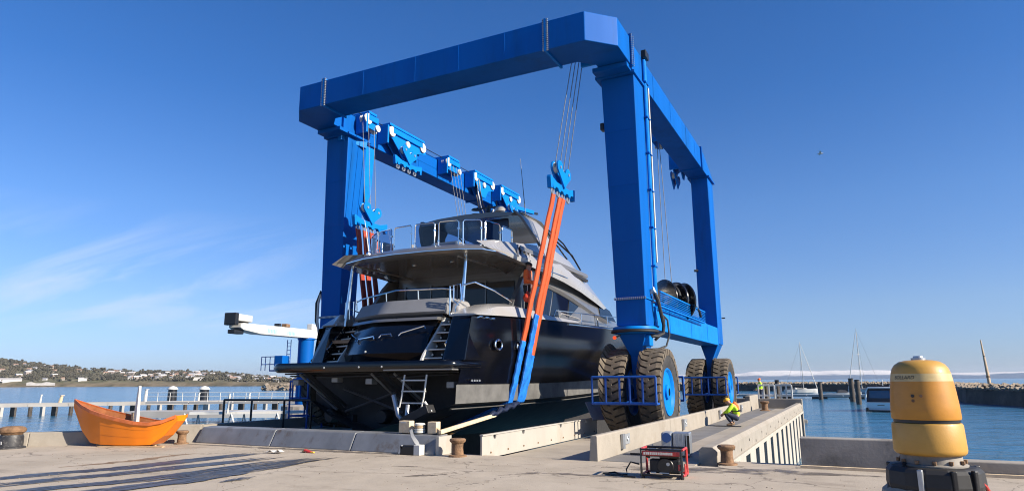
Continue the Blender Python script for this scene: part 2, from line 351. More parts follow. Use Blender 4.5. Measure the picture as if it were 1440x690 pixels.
ribbon(dm, [(-16.2,12.35),(-13,12.45),(-10,12.5),(-8.4,12.6)], .16, Q+.004, 15, 60); ribbon(dm, [(-5.57,10.51),(-5.04,11.13),(-4.12,11.16),(-2.6,11.2)], .10, Q+.004, 16)
ribbon(dm, [(-4.3,12.3),(-3.4,12.5),(-1.4,12.9),(.5,13)], .35, Q+.006, 17); ribbon(dm, [(-7.0,9.7),(-6.6,10.2),(-6.4,10.4)], .12, Q+.004, 18); ribbon(dm, [(-8.0,10.8),(-7.4,10.95)], .08, Q+.004, 19); ribbon(dm, [(-9.4,12.1),(-9.0,12.12)], .05, Q+.008, 20); ribbon(dm, [(-6.9,12.4),(-6.6,12.45)], .05, Q+.008, 21)
tag(dm.build('shade_patches', GSHADE, fix=False), 'dark patches painted for soft shadows on the apron along the kerb', 'stain', kind='stuff')
# washed silt and grit on the apron
GRIT = mat('loose_grit', (.24, .20, .155), .95, var=.4, vs=30)
gm = MB(); rg = random.Random(3)
for i in range(620):
    x = rg.uniform(-17, 3); y = rg.uniform(6.5, 12.6); s_ = rg.uniform(.004, .013)*(1.7 if rg.random() < .06 else 1); gm.obox((x,y,Q+s_*.3),(s_*1.4,s_,s_*.8), Matrix.Rotation(rg.uniform(0,3),3,'Z'))
tag(gm.build('grit', GRIT), 'loose grit and pebbles scattered over the apron', 'gravel', kind='stuff')

# ---- finger piers either side of the slip
DECK = mat('pier_deck_concrete', (.31, .27, .215), .9, var=.14, vs=1.0, bump=.3, bs=25, dirt=(.23,.20,.165), dirt_amt=.5, ds=.8)
ASPH = mat('grey_walkway', (.15, .145, .14), .9, var=.15, vs=2, bump=.3, bs=40)
pier = tag(MB().box(-7.3,-2.75,13.2,40,-4.5,0.0).build('finger_pier', DECK), kind='structure')
MB().box(-4.66,-2.78,13.21,40,0.0,Q).build('walkway', DECK, pier)
MB().box(-4.66,-3.75,13.22,39.9,Q,Q+.004).build('walkway_strip', ASPH, pier)
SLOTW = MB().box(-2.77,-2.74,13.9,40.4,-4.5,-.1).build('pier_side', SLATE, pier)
PANELM = mat('cream_pile_panel', (.40, .365, .305), .8, var=.10, vs=1.4, bump=.2, bs=14, dirt=(.30,.25,.18), dirt_amt=.6, ds=1, stretch=(1,1,.4))
p0 = MB().box(-.30,0,-.53,.53,-4.4,-.12).build('wall_panel', PANELM, pier, bevel=.015)
for i in range(13):
    o = p0 if i == 0 else p0.copy()
    if i: COL.objects.link(o); o.parent = pier
    o.location = (-2.42, 15.08+1.88*i, 0)
capm = MB().box(-2.85,-2.40,14.2,40.2,-.12,-.02).build('wall_cap', PANELM, pier)
# kerb along the walkway edge, in cast lengths with bolt holes
for i in range(5):
    y0 = 13.75+5.25*i; y1 = y0+5.23
    k_ = MB().prism([(-2.80,-.02),(-2.44,-.02),(-2.44,.30),(-2.52,.40),(-2.72,.40),(-2.80,.33)], y0, y1, 'y').build('edge_kerb', CONC, pier, bevel=.012)
    h = MB()
    for j in range(4): h.lathe([(.035,0),(.035,.012)], (-2.445, y0+.7+1.25*j+(.2 if j%2 else 0), .06+.12*(j%2)), 'x', 8)
    h.build('bolt_hole', SLATE, k_)
e_ = MB().box(-7.3,-2.42,40.0,40.45,-4.5,.62).build('end_wall', CONC, pier, bevel=.02)
far = MB().box(-8.2,-3.9,40.46,53,-3,.0).build('end_platform', DECK, pier)
lp = tag(MB().box(-19.2,-16.1,13.2,64,-4.5,0).build('finger_pier', DECK), kind='structure')
MB().box(-19.2,-18.9,13.25,64,0,.35).build('edge_kerb', CONC, lp); MB().box(-16.1,-16.0,13.51,64,-4.5,-.03).build('dark_inner_wall', SLATE, lp)  # long dark wall added to block the bright water seen under the hull
# slip floor below water is not seen; back wall of the slip
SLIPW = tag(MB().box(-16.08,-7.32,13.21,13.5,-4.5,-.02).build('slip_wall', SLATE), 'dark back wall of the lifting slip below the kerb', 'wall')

# ---- concrete barrier between wheel track and walkway
br = root('barrier_wall', (-4.74,26,0), 'long pale concrete barrier beside the hoist wheels with galvanised brackets', 'barrier', world=True)
segs = [(13.1,19.3),(19.32,25.5),(25.52,31.7),(31.72,36.5)]
for i, (a, b_) in enumerate(segs):
    top = .60
    MB().prism([(-4.86,.0),(-4.66,.0),(-4.67,top-.02),(-4.69,top),(-4.79,top),(-4.81,top-.02)], a, b_, 'y').build('block', CONC, br, bevel=.012)
MB().box(-4.90,-4.66,36.52,39.9,0,.85).build('block', CONC, br, bevel=.02)
for y in (14.7, 20.8, 27.2, 33.0):
    p_ = MB().box(-4.658,-4.635,y,y+.55,.28,.50).build('bracket', GALV, br)
    MB().box(-4.652,-4.60,y-.08,y+.08,.20,.52).build('bracket_arm', STEEL, p_)
    MB().tube(arc((-4.63,y+.35,.40),.05,0,2*PI,10,'yz'),.012,5).build('shackle', STEEL, p_)

# steel plate wall of the slip edge
sw = root('steel_flood_plate', (-7.35,16.5,0), 'cream steel plate standing along the slip edge with half round notches', 'steel wall', world=True)
prof = [(13.1,.02),(20.6,.02),(20.6,.46),(16.2,.46),(16.15,.50),(14.0,.50)]
def notch(y, r=.07):
    return [(y+r*math.cos(a), .50-.03+ -abs(r*math.sin(a))) for a in [0, -.6, -1.1, -1.57, -2.04, -2.5, -PI]]
pts = [(13.1,.02),(20.6,.02),(20.6,.50)]
for y in (19.6, 17.6, 15.2, 13.7):
    n_ = notch(y); pts += [(y+.07,.50)] + n_ + [(y-.07,.50)]
pts += [(13.1,.50)]
MB().prism(pts, -7.37, -7.33, 'x').build('plate', STEELW, sw)
MB().box(-7.39,-7.31,13.1,20.6,.505,.535).build('top_flange', STEELW, sw)
for i in range(9):
    MB().lathe([(.018,0),(.022,.004),(.018,.02)], (-7.33,13.5+.85*i,.13), 'x', 8).build('bolt', RUST, sw)
gp = MB().obox((-7.02,20.1,.76),(.03,.95,.62), Matrix.Rotation(R(-28),3,'Z')@Matrix.Rotation(R(-32),3,'Y')).build('tilted_plate', GALV, None)
tag(gp, 'small grey steel plate tilted against the slip edge before the wheels', 'plate')
# kerb at the head of the slip
kb = root('slip_kerb', (-12.2,13,Q), 'long low battered grey kerb across the head of the slip', 'kerb', world=True)
segk = [(-16.05,-13.3),(-13.28,-10.7),(-10.68,-8.32)]
for a, b_ in segk:
    MB().add([(a,12.72,Q),(b_,12.72,Q),(b_,13.28,Q),(a,13.28,Q),(a,12.93,.50),(b_,12.93,.50),(b_,13.28,.52),(a,13.28,.52)], [(0,3,2,1),(4,5,6,7),(0,1,5,4),(1,2,6,5),(2,3,7,6),(3,0,4,7)]).build('kerb_length', KERBM, kb, bevel=.025)
MB().box(-8.30,-8.22,12.74,13.27,Q,.49).build('end_plate', STEELW, kb)
# quay edge wall to the left, in lengths
LEFTW = root('quay_edge_wall', (-18,11.2,Q), 'low pale quay edge wall behind the orange boat and black bollard', 'wall', world=True)
ptsL = [(-16.1,12.93),(-17.6,11.68),(-19.3,10.25),(-20.1,9.58),(-22.5,7.56),(-26,4.6)]
for i in range(len(ptsL)-1):
    a = Vector((*ptsL[i],0)); b_ = Vector((*ptsL[i+1],0)); d = (b_-a).normalized(); n = Vector((d.y,-d.x,0))
    if n.y < 0: n = -n
    hgt = (.56,.44,.44,.44,.44)[i]
    a2 = a + d*.01
    mb = MB().loft([[p+n*.0+Vector((0,0,Q)), p+n*.05+Vector((0,0,hgt)), p+n*.42+Vector((0,0,hgt)), p+n*.42+Vector((0,0,-3))] for p in (a2, b_)])
    mb.build('wall_length', CONC, LEFTW, bevel=.02)
# sea wall on the right
SWR = root('sea_wall', (0,14.1,Q), 'grey weathered sea wall at the water edge beside the pier', 'wall', world=True)
MB().box(-.95,.95,14.0,14.35,Q,.61).build('wall_length', CONCG, SWR, bevel=.02)
MB().box(.96,6,13.72,14.1,Q,.33).build('wall_length', CONC, SWR, bevel=.02); MB().box(6.01,14,13.72,14.1,Q,.33).build('wall_length', CONC, SWR, bevel=.02)
MB().box(-.95,14,13.60,13.70,Q,Q+.05).build('kerb_strip', WOODL, SWR)

# ---- far shore on the left: hillside with houses and trees
ridge = [(-80,.034),(-66.45,.0317),(-64.2,.0299),(-62.19,.0252),(-60.1,.0221),(-57.9,.0179),(-55.6,.0153),(-53.71,.0155),(-52.49,.016),(-51.24,.0150),(-49.7,.0125),(-48.12,.0098),(-46.52,.0078),(-44.33,.0050),(-41.52,.002),(-36.3,.0006),(-30,.0002)]
def ridge_t(az):
    for (a, t), (a2, t2) in zip(ridge, ridge[1:]):
        if a <= az <= a2: return t+(t2-t)*(az-a)/(a2-a)
    return .0002 if az > -30 else .034
def shore_r(az): return 905 + (az+64)*(-14.5) if az < -40 else 905-24*14.5
RID = 330.0
def land(az, s):
    """height at azimuth az (deg) and distance s behind the shore"""
    rs = shore_r(az); rr = rs + RID; top = max(1.0, 1.7 + ridge_t(az)*rr - 4.0)
    n = noise.noise(Vector((az*.35, s*.01, 3.1)))*.16 + noise.noise(Vector((az*1.3, s*.03, 8.0)))*.08
    if s < 8: h = -2.4 + s*.35
    elif s < 26: h = .4 + (s-8)/18*min(3.5, top*.2)
    else:
        f = min(1, (s-26)/(RID-26)); h = .4 + min(3.5, top*.2) + (top-min(3.5, top*.2)-.4)*(f*f*(3-2*f)*.6+.4*f)*(1+n*(1-f)) if s <= RID else top*(1-.5*((s-RID)/300)**1.2)
    return h
def hp(az, s):
    r_ = shore_r(az)+s; a = R(az); return (r_*math.sin(a), r_*math.cos(a), land(az, s))
hm = MB(); azs = [-80+.4*i for i in range(125)]; ss = [-8,2,8,14,20,26]+[26+16*i for i in range(1,20)]+[RID,RID+60,RID+200]
hm.loft([[hp(a, s) for s in ss] for a in azs], caps=False, open_ring=True)
def hill_material():
    M = bpy.data.materials.new('hillside'); M.use_nodes = True; nt = M.node_tree; b = nt.nodes['Principled BSDF']; L = nt.links; b.inputs['Roughness'].default_value = 1; b.inputs['Specular IOR Level'].default_value = .1
    g = nt.nodes.new('ShaderNodeNewGeometry')
    def ramp(scale, st, rows, det=6):
        mp_ = nt.nodes.new('ShaderNodeMapping'); mp_.inputs['Scale'].default_value = st; L.new(g.outputs['Position'], mp_.inputs[0])
        n = nt.nodes.new('ShaderNodeTexNoise'); n.inputs['Scale'].default_value = scale; n.inputs['Detail'].default_value = det; n.inputs['Roughness'].default_value = .7; L.new(mp_.outputs[0], n.inputs['Vector'])
        r_ = nt.nodes.new('ShaderNodeValToRGB'); e = r_.color_ramp.elements
        while len(e) < len(rows): e.new(.5)
        for x, (p, c) in zip(e, rows): x.position = p; x.color = (*c, 1)
        L.new(n.outputs[0], r_.inputs[0]); return r_.outputs[0]
    c = ramp(.035, (1,1,2.5), [(.30,(.06,.07,.035)),(.45,(.11,.11,.06)),(.56,(.19,.165,.10)),(.66,(.27,.235,.165)),(.75,(.10,.10,.055))])
    sp = nt.nodes.new('ShaderNodeSeparateXYZ'); L.new(g.outputs['Position'], sp.inputs[0])
    mr_ = nt.nodes.new('ShaderNodeMapRange'); mr_.inputs[1].default_value = .5; mr_.inputs[2].default_value = 3.5; mr_.inputs[3].default_value = 1; mr_.inputs[4].default_value = 0; L.new(sp.outputs[2], mr_.inputs[0])
    mx = nt.nodes.new('ShaderNodeMix'); mx.data_type = 'RGBA'; L.new(mr_.outputs[0], mx.inputs['Factor']); L.new(c, mx.inputs['A'])
    c2 = ramp(.05, (1,1,1), [(.35,(.08,.075,.045)),(.5,(.17,.135,.085)),(.6,(.22,.18,.12)),(.7,(.10,.09,.055))]); L.new(c2, mx.inputs['B'])
    L.new(mx.outputs['Result'], b.inputs['Base Color']); return M
tag(hm.build('hillside', hill_material(), smooth=True), kind='structure')
# woods and scrub: crowns of leaf clumps, read as one mass
LEAFM = mat('far_foliage', (.074, .070, .052), .95, var=.5, vs=.05, spec=.1, dirt=(.14,.115,.075), dirt_amt=.7, ds=.04)
wd = MB(); rt = random.Random(11)
def clump(mb, c, r_, k=9):
    for j in range(k):
        d = Vector((rt.gauss(0,1), rt.gauss(0,1), rt.gauss(0,.8))).normalized()*r_*rt.uniform(.35,1); p = Vector(c)+d; q = r_*rt.uniform(.35,.6)
        a = Vector((rt.uniform(-1,1),rt.uniform(-1,1),rt.uniform(-1,1))).normalized(); b_ = a.orthogonal().normalized(); c_ = a.cross(b_)
        mb.add([p+a*q, p-a*q, p+b_*q, p-b_*q, p+c_*q, p-c_*q], [(0,2,4),(2,1,4),(1,3,4),(3,0,4),(2,0,5),(1,2,5),(3,1,5),(0,3,5)])
cnt = 0
while cnt < 3600:
    az = rt.uniform(-72,-41); s = rt.uniform(24, RID+12) if rt.random() < .8 else RID+rt.uniform(-12,14)
    dens = noise.noise(Vector((az*.5, s*.013, 1.7)))+.35*noise.noise(Vector((az*2, s*.04, 4.7)))
    if dens < -.05 and rt.random() < .8: continue
    if az > -54 and az < -47 and s > 120: pass
    x, y, z = hp(az, s); r_ = rt.uniform(1.3, 3.0)*(1.25 if s > RID-40 else 1)
    clump(wd, (x,y,z+r_*.6), r_, 6); cnt += 1
tag(wd.build('hillside_woods', LEAFM, fix=False), 'scrub and dark trees covering the far hillside', 'woods', kind='stuff')
# houses
HW = [mat('house_white',(.46,.45,.44),.8), mat('house_cream',(.36,.32,.27),.8), mat('house_pinkish',(.30,.25,.22),.8)]
RF = [mat('roof_grey',(.20,.20,.22),.8), mat('roof_brown',(.30,.19,.14),.8), mat('roof_pale',(.50,.48,.46),.8)]
WINM = mat('house_window',(.04,.05,.06),.3)
def house_proto(i, w, d, h, rf):
    t = root('hillside_house', (0,0,-50), 'x', 'house')
    MB().box(-w/2,w/2,-d/2,d/2,-3,h).build('wall', HW[i], t)
    MB().prism([(-d/2-.4,h),(d/2+.4,h),(0,h+rf)], -w/2-.3, w/2+.3, 'x').build('roof', RF[i], t)
    for k in range(4):
        f = MB().box(-w/2+w*(k+.5)/4-.5, -w/2+w*(k+.5)/4+.5, -d/2-.06, -d/2+.1, h*.3, h*.3+1.3).build('window', WINM, t)
    return t
protos = [house_proto(0,11,8,5,2.4), house_proto(1,9,8,5.5,2.6), house_proto(2,13,9,6,2.8)]
houses = []; used = [0,0,0]; rh = random.Random(23)
for i in range(118):
    if i < 60: az = rh.choice([rh.uniform(-66,-60), rh.uniform(-60,-50), rh.uniform(-58,-51), rh.uniform(-50,-43)]); s = rh.uniform(40, RID-15)
    else: az = rh.uniform(-56.5,-43); s = rh.uniform(60, 260)
    k = rh.choice([0,0,1,1,2]); p = protos[k]
    o = p if not used[k] else copy_tree(p); used[k] = 1
    x, y, z = hp(az, s); o.location = (x,y,z); o.rotation_euler = (0,0,R(-az)*1.0+rh.uniform(-.7,.7)+R(0)); sc_ = rh.uniform(.36,.60); o.scale = (sc_,)*3
    houses.append((az, k, o))
tens = ('','','twenty','thirty','forty'); unit = ('','first','second','third','fourth','fifth','sixth','seventh','eighth','ninth','tenth','eleventh','twelfth','thirteenth','fourteenth','fifteenth','sixteenth','seventeenth','eighteenth','nineteenth')
def ordinal(n): return unit[n] if n < 20 else (('','','twentieth','thirtieth','fortieth')[n//10] if n%10 == 0 else tens[n//10]+'-'+unit[n%10])
for k in range(3):
    for i, (az, _, o) in enumerate(sorted([h for h in houses if h[1] == k], key=lambda h: h[0])):
        tag(o, 'small '+('white','cream','pinkish')[k]+' house on the far hillside, '+ordinal(i+1)+' '+('white','cream','pinkish')[k]+' one from the left', 'house', 'houses scattered over the far hillside')
# low white sheds along the beach and the pale landslip
for (az, s, w) in ((-64.1,30,14),(-63.35,28,17)):
    x, y, z = hp(az, s); t = root('beach_shed', (x,y,z), 'long low white shed by the far beach, '+('leftmost of the pair' if az < -64 else 'longer one right of the other'), 'shed', rz=R(-az))
    MB().box(-w/2,w/2,-3,3,-4,2.6).build('wall', HW[0], t); MB().prism([(-3.4,2.6),(3.4,2.6),(0,3.6)], -w/2, w/2, 'x').build('roof', RF[2], t)
x, y, z = hp(-59.3, 30); t = root('beach_shed', (x,y,z), 'small white boathouse alone above the far beach', 'shed', rz=R(59)); MB().box(-4,4,-3,3,-4,2.6).build('wall', HW[0], t); MB().prism([(-3.4,2.6),(3.4,2.6),(0,3.8)], -4.2, 4.2, 'x').build('roof', RF[2], t)
x, y, z = hp(-51.6, 70); t = root('long_building', (x,y,z), 'long flat white building below the dark trees of the far shore', 'building', rz=R(51)); MB().box(-7,7,-3,3,-4,2.6).build('wall', HW[0], t); MB().box(-7.3,7.3,-3.3,3.3,2.6,3).build('roof', RF[2], t)
SAND = mat('pale_sand', (.52,.48,.41), .95, var=.3, vs=.15)
bm_ = MB(); bm_.loft([[Vector(hp(a, s))+Vector((0,0,.5)) for s in (4,8,11,14,17+5*math.sin(k*1.9))] for k, a in enumerate([-62.55,-62.3,-62.05,-61.7,-61.4,-61.15,-60.9])], caps=False, open_ring=True)
tag(bm_.build('beach', SAND), kind='structure')

# ---- far headland across the bay, right of the hoist
rid2 = [(-40,.004),(-20,.006),(-10.12,.0075),(-7.91,.0088),(-6.82,.0116),(-4.68,.0131),(-2.63,.0110),(-.62,.0122),(2.25,.0118),(4.06,.0078),(7.11,.0070),(10.74,.0076),(16,.006),(30,.004)]
def r2(az):
    for (a, t), (a2, t2) in zip(rid2, rid2[1:]):
        if a <= az <= a2: return t+(t2-t)*(az-a)/(a2-a)
    return .004
fm = MB(); rings = []
for i in range(176):
    az = -40+.4*i; D = 3600; H = 1.7+r2(az)*D*(.88+.10*noise.noise(Vector((az*1.2,0,0)))+.05*noise.noise(Vector((az*4,3,0)))); a = R(az); rings.append([((D-400*(1-f))*math.sin(a), (D-400*(1-f))*math.cos(a), -3+(H+3)*g_) for f, g_ in ((0,0),(.25,.28),(.5,.5),(.62,.62),(.8,.93),(1,1))]+[((D+900)*math.sin(a),(D+900)*math.cos(a),-3)])
fm.loft(rings, caps=False, open_ring=True)
def head_material():
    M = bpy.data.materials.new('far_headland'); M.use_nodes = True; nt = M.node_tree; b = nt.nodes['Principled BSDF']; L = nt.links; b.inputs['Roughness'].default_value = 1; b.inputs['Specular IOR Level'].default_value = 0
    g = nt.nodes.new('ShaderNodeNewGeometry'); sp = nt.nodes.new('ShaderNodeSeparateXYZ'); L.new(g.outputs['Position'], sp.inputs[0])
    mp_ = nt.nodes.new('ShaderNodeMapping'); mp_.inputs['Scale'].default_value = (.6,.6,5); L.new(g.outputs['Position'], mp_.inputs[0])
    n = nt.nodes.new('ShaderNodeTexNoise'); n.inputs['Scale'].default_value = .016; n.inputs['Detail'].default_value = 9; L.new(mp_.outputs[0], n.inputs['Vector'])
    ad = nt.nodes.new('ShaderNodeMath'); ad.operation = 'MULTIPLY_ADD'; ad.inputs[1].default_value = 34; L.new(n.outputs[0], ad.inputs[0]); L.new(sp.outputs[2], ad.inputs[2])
    r_ = nt.nodes.new('ShaderNodeValToRGB'); e = r_.color_ramp.elements; e[0].position = .0; e[0].color = (.085,.13,.20,1); e[1].position = .72; e[1].color = (.60,.585,.57,1)  # blue-grey lower stops paint the distance haze into the colour
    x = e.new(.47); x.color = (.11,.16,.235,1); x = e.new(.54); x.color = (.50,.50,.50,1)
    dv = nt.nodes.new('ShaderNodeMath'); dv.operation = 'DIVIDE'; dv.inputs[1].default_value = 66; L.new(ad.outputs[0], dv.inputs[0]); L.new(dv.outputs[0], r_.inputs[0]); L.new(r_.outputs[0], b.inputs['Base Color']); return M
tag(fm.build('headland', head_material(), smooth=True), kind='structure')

# ---- rock breakwater
bwp = [(44,58),(30,84),(20.4,105.7),(15.2,121),(14.5,160),(9,214),(-20,222),(-60,228),(-130,236)]
BWD = mat('breakwater_wall', (.045,.042,.038), .9, var=.35, vs=.6, dirt=(.10,.09,.075), dirt_amt=.6, ds=.5)
ROCK = mat('armour_rock', (.26,.21,.155), .95, var=.45, vs=.6, bump=.4, bs=2)
bw = root('breakwater', (4,150,WZ), 'dark stone breakwater topped with pale boulders across the harbour', 'breakwater', world=True)
core = MB(); rk = MB(); rb = random.Random(5); ring = []
for i, (x, y) in enumerate(bwp):
    a = Vector(bwp[max(0,i-1)]); b_ = Vector(bwp[min(len(bwp)-1,i+1)]); d = (b_-a).normalized(); n = Vector((d.y,-d.x)); n = n if n.y > 0 else -n
    c = Vector((x,y)); ring.append([Vector((*(c+n*u),z)) for u, z in ((0,-4),(.3,-.1),(1.2,.2),(6,.2),(7,-4))])
core.loft(ring, caps=True); core.build('core', BWD, bw)
def rock(mb, c, r_):
    a = [Vector((math.sin(t)*math.cos(p), math.sin(t)*math.sin(p), math.cos(t)))*r_*rb.uniform(.7,1.15) for t, p in ((0,0),(1.1,0),(1.1,2.1),(1.1,4.2),(2.1,1),(2.1,3.1),(2.1,5.2),(PI,0))]
    mb.add([Vector(c)+Vector((q.x*1.2,q.y,q.z*.8)) for q in a], [(0,1,2),(0,2,3),(0,3,1),(1,4,2),(2,5,3),(3,6,1),(1,6,4),(2,4,5),(3,5,6),(7,5,4),(7,6,5),(7,4,6)])
for i in range(len(bwp)-1):
    a = Vector(bwp[i]); b_ = Vector(bwp[i+1]); L_ = (b_-a).length; d = (b_-a)/L_; n = Vector((d.y,-d.x)); n = n if n.y > 0 else -n
    for k in range(int(L_*18)):
        t = rb.random()*L_; u = rb.uniform(.1,4.6); r_ = rb.uniform(.20,.50); c = a+d*t+n*u; rock(rk, (c.x,c.y,.12+rb.uniform(0,.5)*(1 if u>.8 else .3)), r_)
tag(rk.build('boulders', ROCK, bw, fix=False), kind='stuff')
# boulder spit on the left behind the crane
sp_ = MB()
for k in range(420):
    t = rb.random(); x = -236+t*70+rb.uniform(-5,5); y = 226+t*30+rb.uniform(-4,4); rock(sp_, (x,y,WZ+rb.uniform(0,3.2)*(1-abs(rb.uniform(-1,1)))), rb.uniform(.8,1.7))
tag(sp_.build('boulder_spit', ROCK, fix=False), 'heap of pale boulders on the water left of the yacht', 'rocks', kind='stuff')
# ================================================================== BOAT HOIST
XM = -11.655
def mxx(x): return 2*XM - x
hoist = root('boat_hoist', (XM,26,0), 'huge blue travelling boat hoist on rubber tyres straddling the slip', 'boat hoist', world=True)
def mirror(mb):
    n = MB(); n.v = [(mxx(x),y,z) for x,y,z in mb.v]; n.f = list(mb.f); return n
ZB0, ZB1 = 11.53, 12.48
MB().box(-16.08,-7.31,16.92,18.12,ZB0,ZB1).build('front_beam', BLUE, hoist, bevel=.02)
corner = MB().prism([(-7.27,16.92),(-6.03,16.92),(-5.26,17.71),(-5.26,18.98),(-6.27,18.98),(-6.27,18.55),(-6.72,18.12),(-7.27,18.12)], ZB0, ZB1, 'z')
corner.build('corner_beam', BLUE, hoist, bevel=.02); mirror(corner).build('corner_beam', BLUE, hoist, bevel=.02)
def flange(cx0, cx1, cy0, cy1, z0, z1, axis, nb=16):
    """a bolted joint: plate and its bolt heads"""
    m_ = MB().box(cx0,cx1,cy0,cy1,z0,z1)
    return m_
def boltrow(p, q, n, r_=.022, ax='x'):
    m_ = MB(); p, q = Vector(p), Vector(q)
    for i in range(n): m_.obox(p.lerp(q, i/(n-1)), (r_*2,)*3)
    return m_
for xs in (-7.29, -16.10):
    f = MB().box(xs-.035,xs+.035,16.86,18.18,ZB0-.06,ZB1+.07).build('flange', BLUE2, hoist)
    b = MB()
    for sx in (-.065,.065):
        for i in range(17): b.obox((xs+sx,16.885,ZB0-.03+i*(ZB1-ZB0+.07)/16),(.05,.05,.035))
    tag(b.build('bolt_row', STEEL, f), kind='stuff')
for side in (0, 1):
    mm = (lambda b: mirror(b)) if side else (lambda b: b)
    f = mm(MB().box(-6.36,-5.20,18.99,19.10,ZB0-.06,ZB1+.10)).build('flange', BLUE, hoist)
    b = MB()
    for i in range(15):
        for dy in (18.96,19.13): b.obox((-5.19,dy,ZB0-.02+i*.072),(.035,.04,.04))
    tag(mm(b).build('bolt_row', STEEL, f), kind='stuff')
    # legs
    mm(MB().loft([[(-6.19,19.44,4.14),(-5.262,19.44,4.14),(-5.262,20.36,4.14),(-6.19,20.36,4.14)],[(-6.36,19.30,11.32),(-5.262,19.30,11.32),(-5.262,20.44,11.32),(-6.36,20.44,11.32)]])).build('leg', BLUE, hoist, bevel=.02)
    mm(MB().box(-6.52,-5.20,19.16,20.55,11.325,11.42)).build('leg_head_plate', BLUE, hoist, bevel=.01)
    mm(MB().box(-6.44,-5.30,18.7,19.15,11.36,11.50)).build('leg_head_plate', BLUE, hoist)
    mm(MB().loft([[(-6.10,31.95,3.3),(-5.262,31.95,3.3),(-5.262,33.15,3.3),(-6.10,33.15,3.3)],[(-6.06,31.85,11.36),(-5.262,31.85,11.36),(-5.262,33.2,11.36),(-6.06,33.2,11.36)]])).build('leg', BLUE, hoist, bevel=.02)
    mm(MB().box(-6.2,-5.16,31.75,33.32,11.365,11.43)).build('leg_head_plate', BLUE, hoist)
    # long top beam and rear head
    mm(MB().box(-6.20,-5.265,19.14,30.38,11.425,12.40)).build('long_beam', BLUE, hoist, bevel=.02)
    mm(MB().box(-6.28,-5.20,30.40,30.50,11.37,12.47)).build('flange', BLUE, hoist)
    mm(MB().prism([(30.51,11.44),(33.2,11.44),(33.2,11.75),(31.2,12.38),(30.51,12.40)], -6.20, -5.266, 'x')).build('rear_head', BLUE, hoist, bevel=.02)
    # sill and lower leg box
    mm(MB().box(-6.12,-5.275,20.32,31.94,3.24,4.05)).build('sill_beam', BLUE2 if not side else BLUE, hoist, bevel=.02)
    mm(MB().box(-6.185,-5.255,19.43,20.31,3.30,4.10)).build('lower_leg', BLUE, hoist, bevel=.02)
    fl = mm(MB().box(-6.23,-5.22,19.39,20.40,4.105,4.135)).build('flange', BLUE2, hoist)
    b = MB()
    for i in range(17): b.obox((-6.2+i*.06,19.385,4.12),(.03,.03,.075))
    tag(mm(b).build('bolt_row', STEEL, fl), kind='stuff')
    # front turntable and fork
    cx = -5.76
    mm(MB().lathe([(.50,3.29),(.66,3.28),(.68,3.20),(.62,3.16),(.62,3.08),(.50,3.06)], (cx,19.9,0), 'z', 32)).build('turntable', BLUE2, hoist, smooth=True)
    mm(MB().lathe([(.71,3.18),(.73,3.16),(.73,3.12),(.71,3.10)], (cx,19.9,0), 'z', 32)).build('hose_ring', RUBBER, hoist, smooth=True)
    mm(MB().loft([[(cx-.42,19.55,3.06),(cx+.42,19.55,3.06),(cx+.42,20.5,3.06),(cx-.42,20.5,3.06)],[(cx-.16,19.9,2.4),(cx+.16,19.9,2.4),(cx+.16,20.9,2.4),(cx-.16,20.9,2.4)],[(cx-.13,20.0,1.1),(cx+.13,20.0,1.1),(cx+.13,20.8,1.1),(cx-.13,20.8,1.1)]])).build('fork', BLUE, hoist, bevel=.02)
    mm(MB().box(cx+.17,cx+.50,19.75,20.15,2.70,3.05)).build('steering_motor', BLUE2, hoist, bevel=.03)
    mm(MB().loft([[(cx-.36,31.98,3.29),(cx+.46,31.98,3.29),(cx+.46,33.1,3.29),(cx-.36,33.1,3.29)],[(cx-.14,32.0,2.55),(cx+.14,32.0,2.55),(cx+.14,32.9,2.55),(cx-.14,32.9,2.55)],[(cx-.13,32.0,1.1),(cx+.13,32.0,1.1),(cx+.13,32.7,1.1),(cx-.13,32.7,1.1)]])).build('fork', BLUE, hoist, bevel=.02)
    for yc in (20.4, 32.3):
        mm(MB().lathe([(.12,-.85),(.12,.85)], (cx,yc,1.33), 'x', 12)).build('axle', BLACK, hoist)
    # wheel guards
    for y0 in (18.62, 30.55):
        z0, z1, xa, xb = 1.03, 1.78, -6.74, -4.86
        g = MB(); r_ = .036
        g.tube([(xa,y0,z0),(xb,y0,z0)],r_,6); g.tube([(xa,y0,z1),(xb,y0,z1)],r_,6)
        for k in range(6):
            xx = xa+(xb-xa)*(0,.22,.44,.60,.80,1)[k]; g.tube([(xx,y0,z0),(xx,y0,z1)],r_*.95,6)
        for xx in (xa,cx,xb):
            g.tube([(xx,y0,z0),(xx,y0+.28,z0)],r_,6)
        g.tube([(xa,y0+.28,z0),(xb,y0+.28,z0)],r_,6)
        g.bar((cx,y0+.28,z0),(cx,y0+1.3,z0+.1),.10)
        mm(g).build('wheel_guard', RAILBLUE, hoist, smooth=True)
        # side rail behind the wheels
        g = MB(); yb = y0+3.5
        for xx in (xa+.3, xb): g.tube([(xx,yb,z0),(xx,yb,z1)],r_,6)
        g.tube([(xa+.3,yb,z0),(xb,yb,z0)],r_,6); g.tube([(xa+.3,yb,z1),(xb,yb,z1)],r_,6); g.bar((cx,yb,z0),(cx,yb-1.2,z0+.1),.10)
        mm(g).build('wheel_guard', RAILBLUE, hoist, smooth=True)
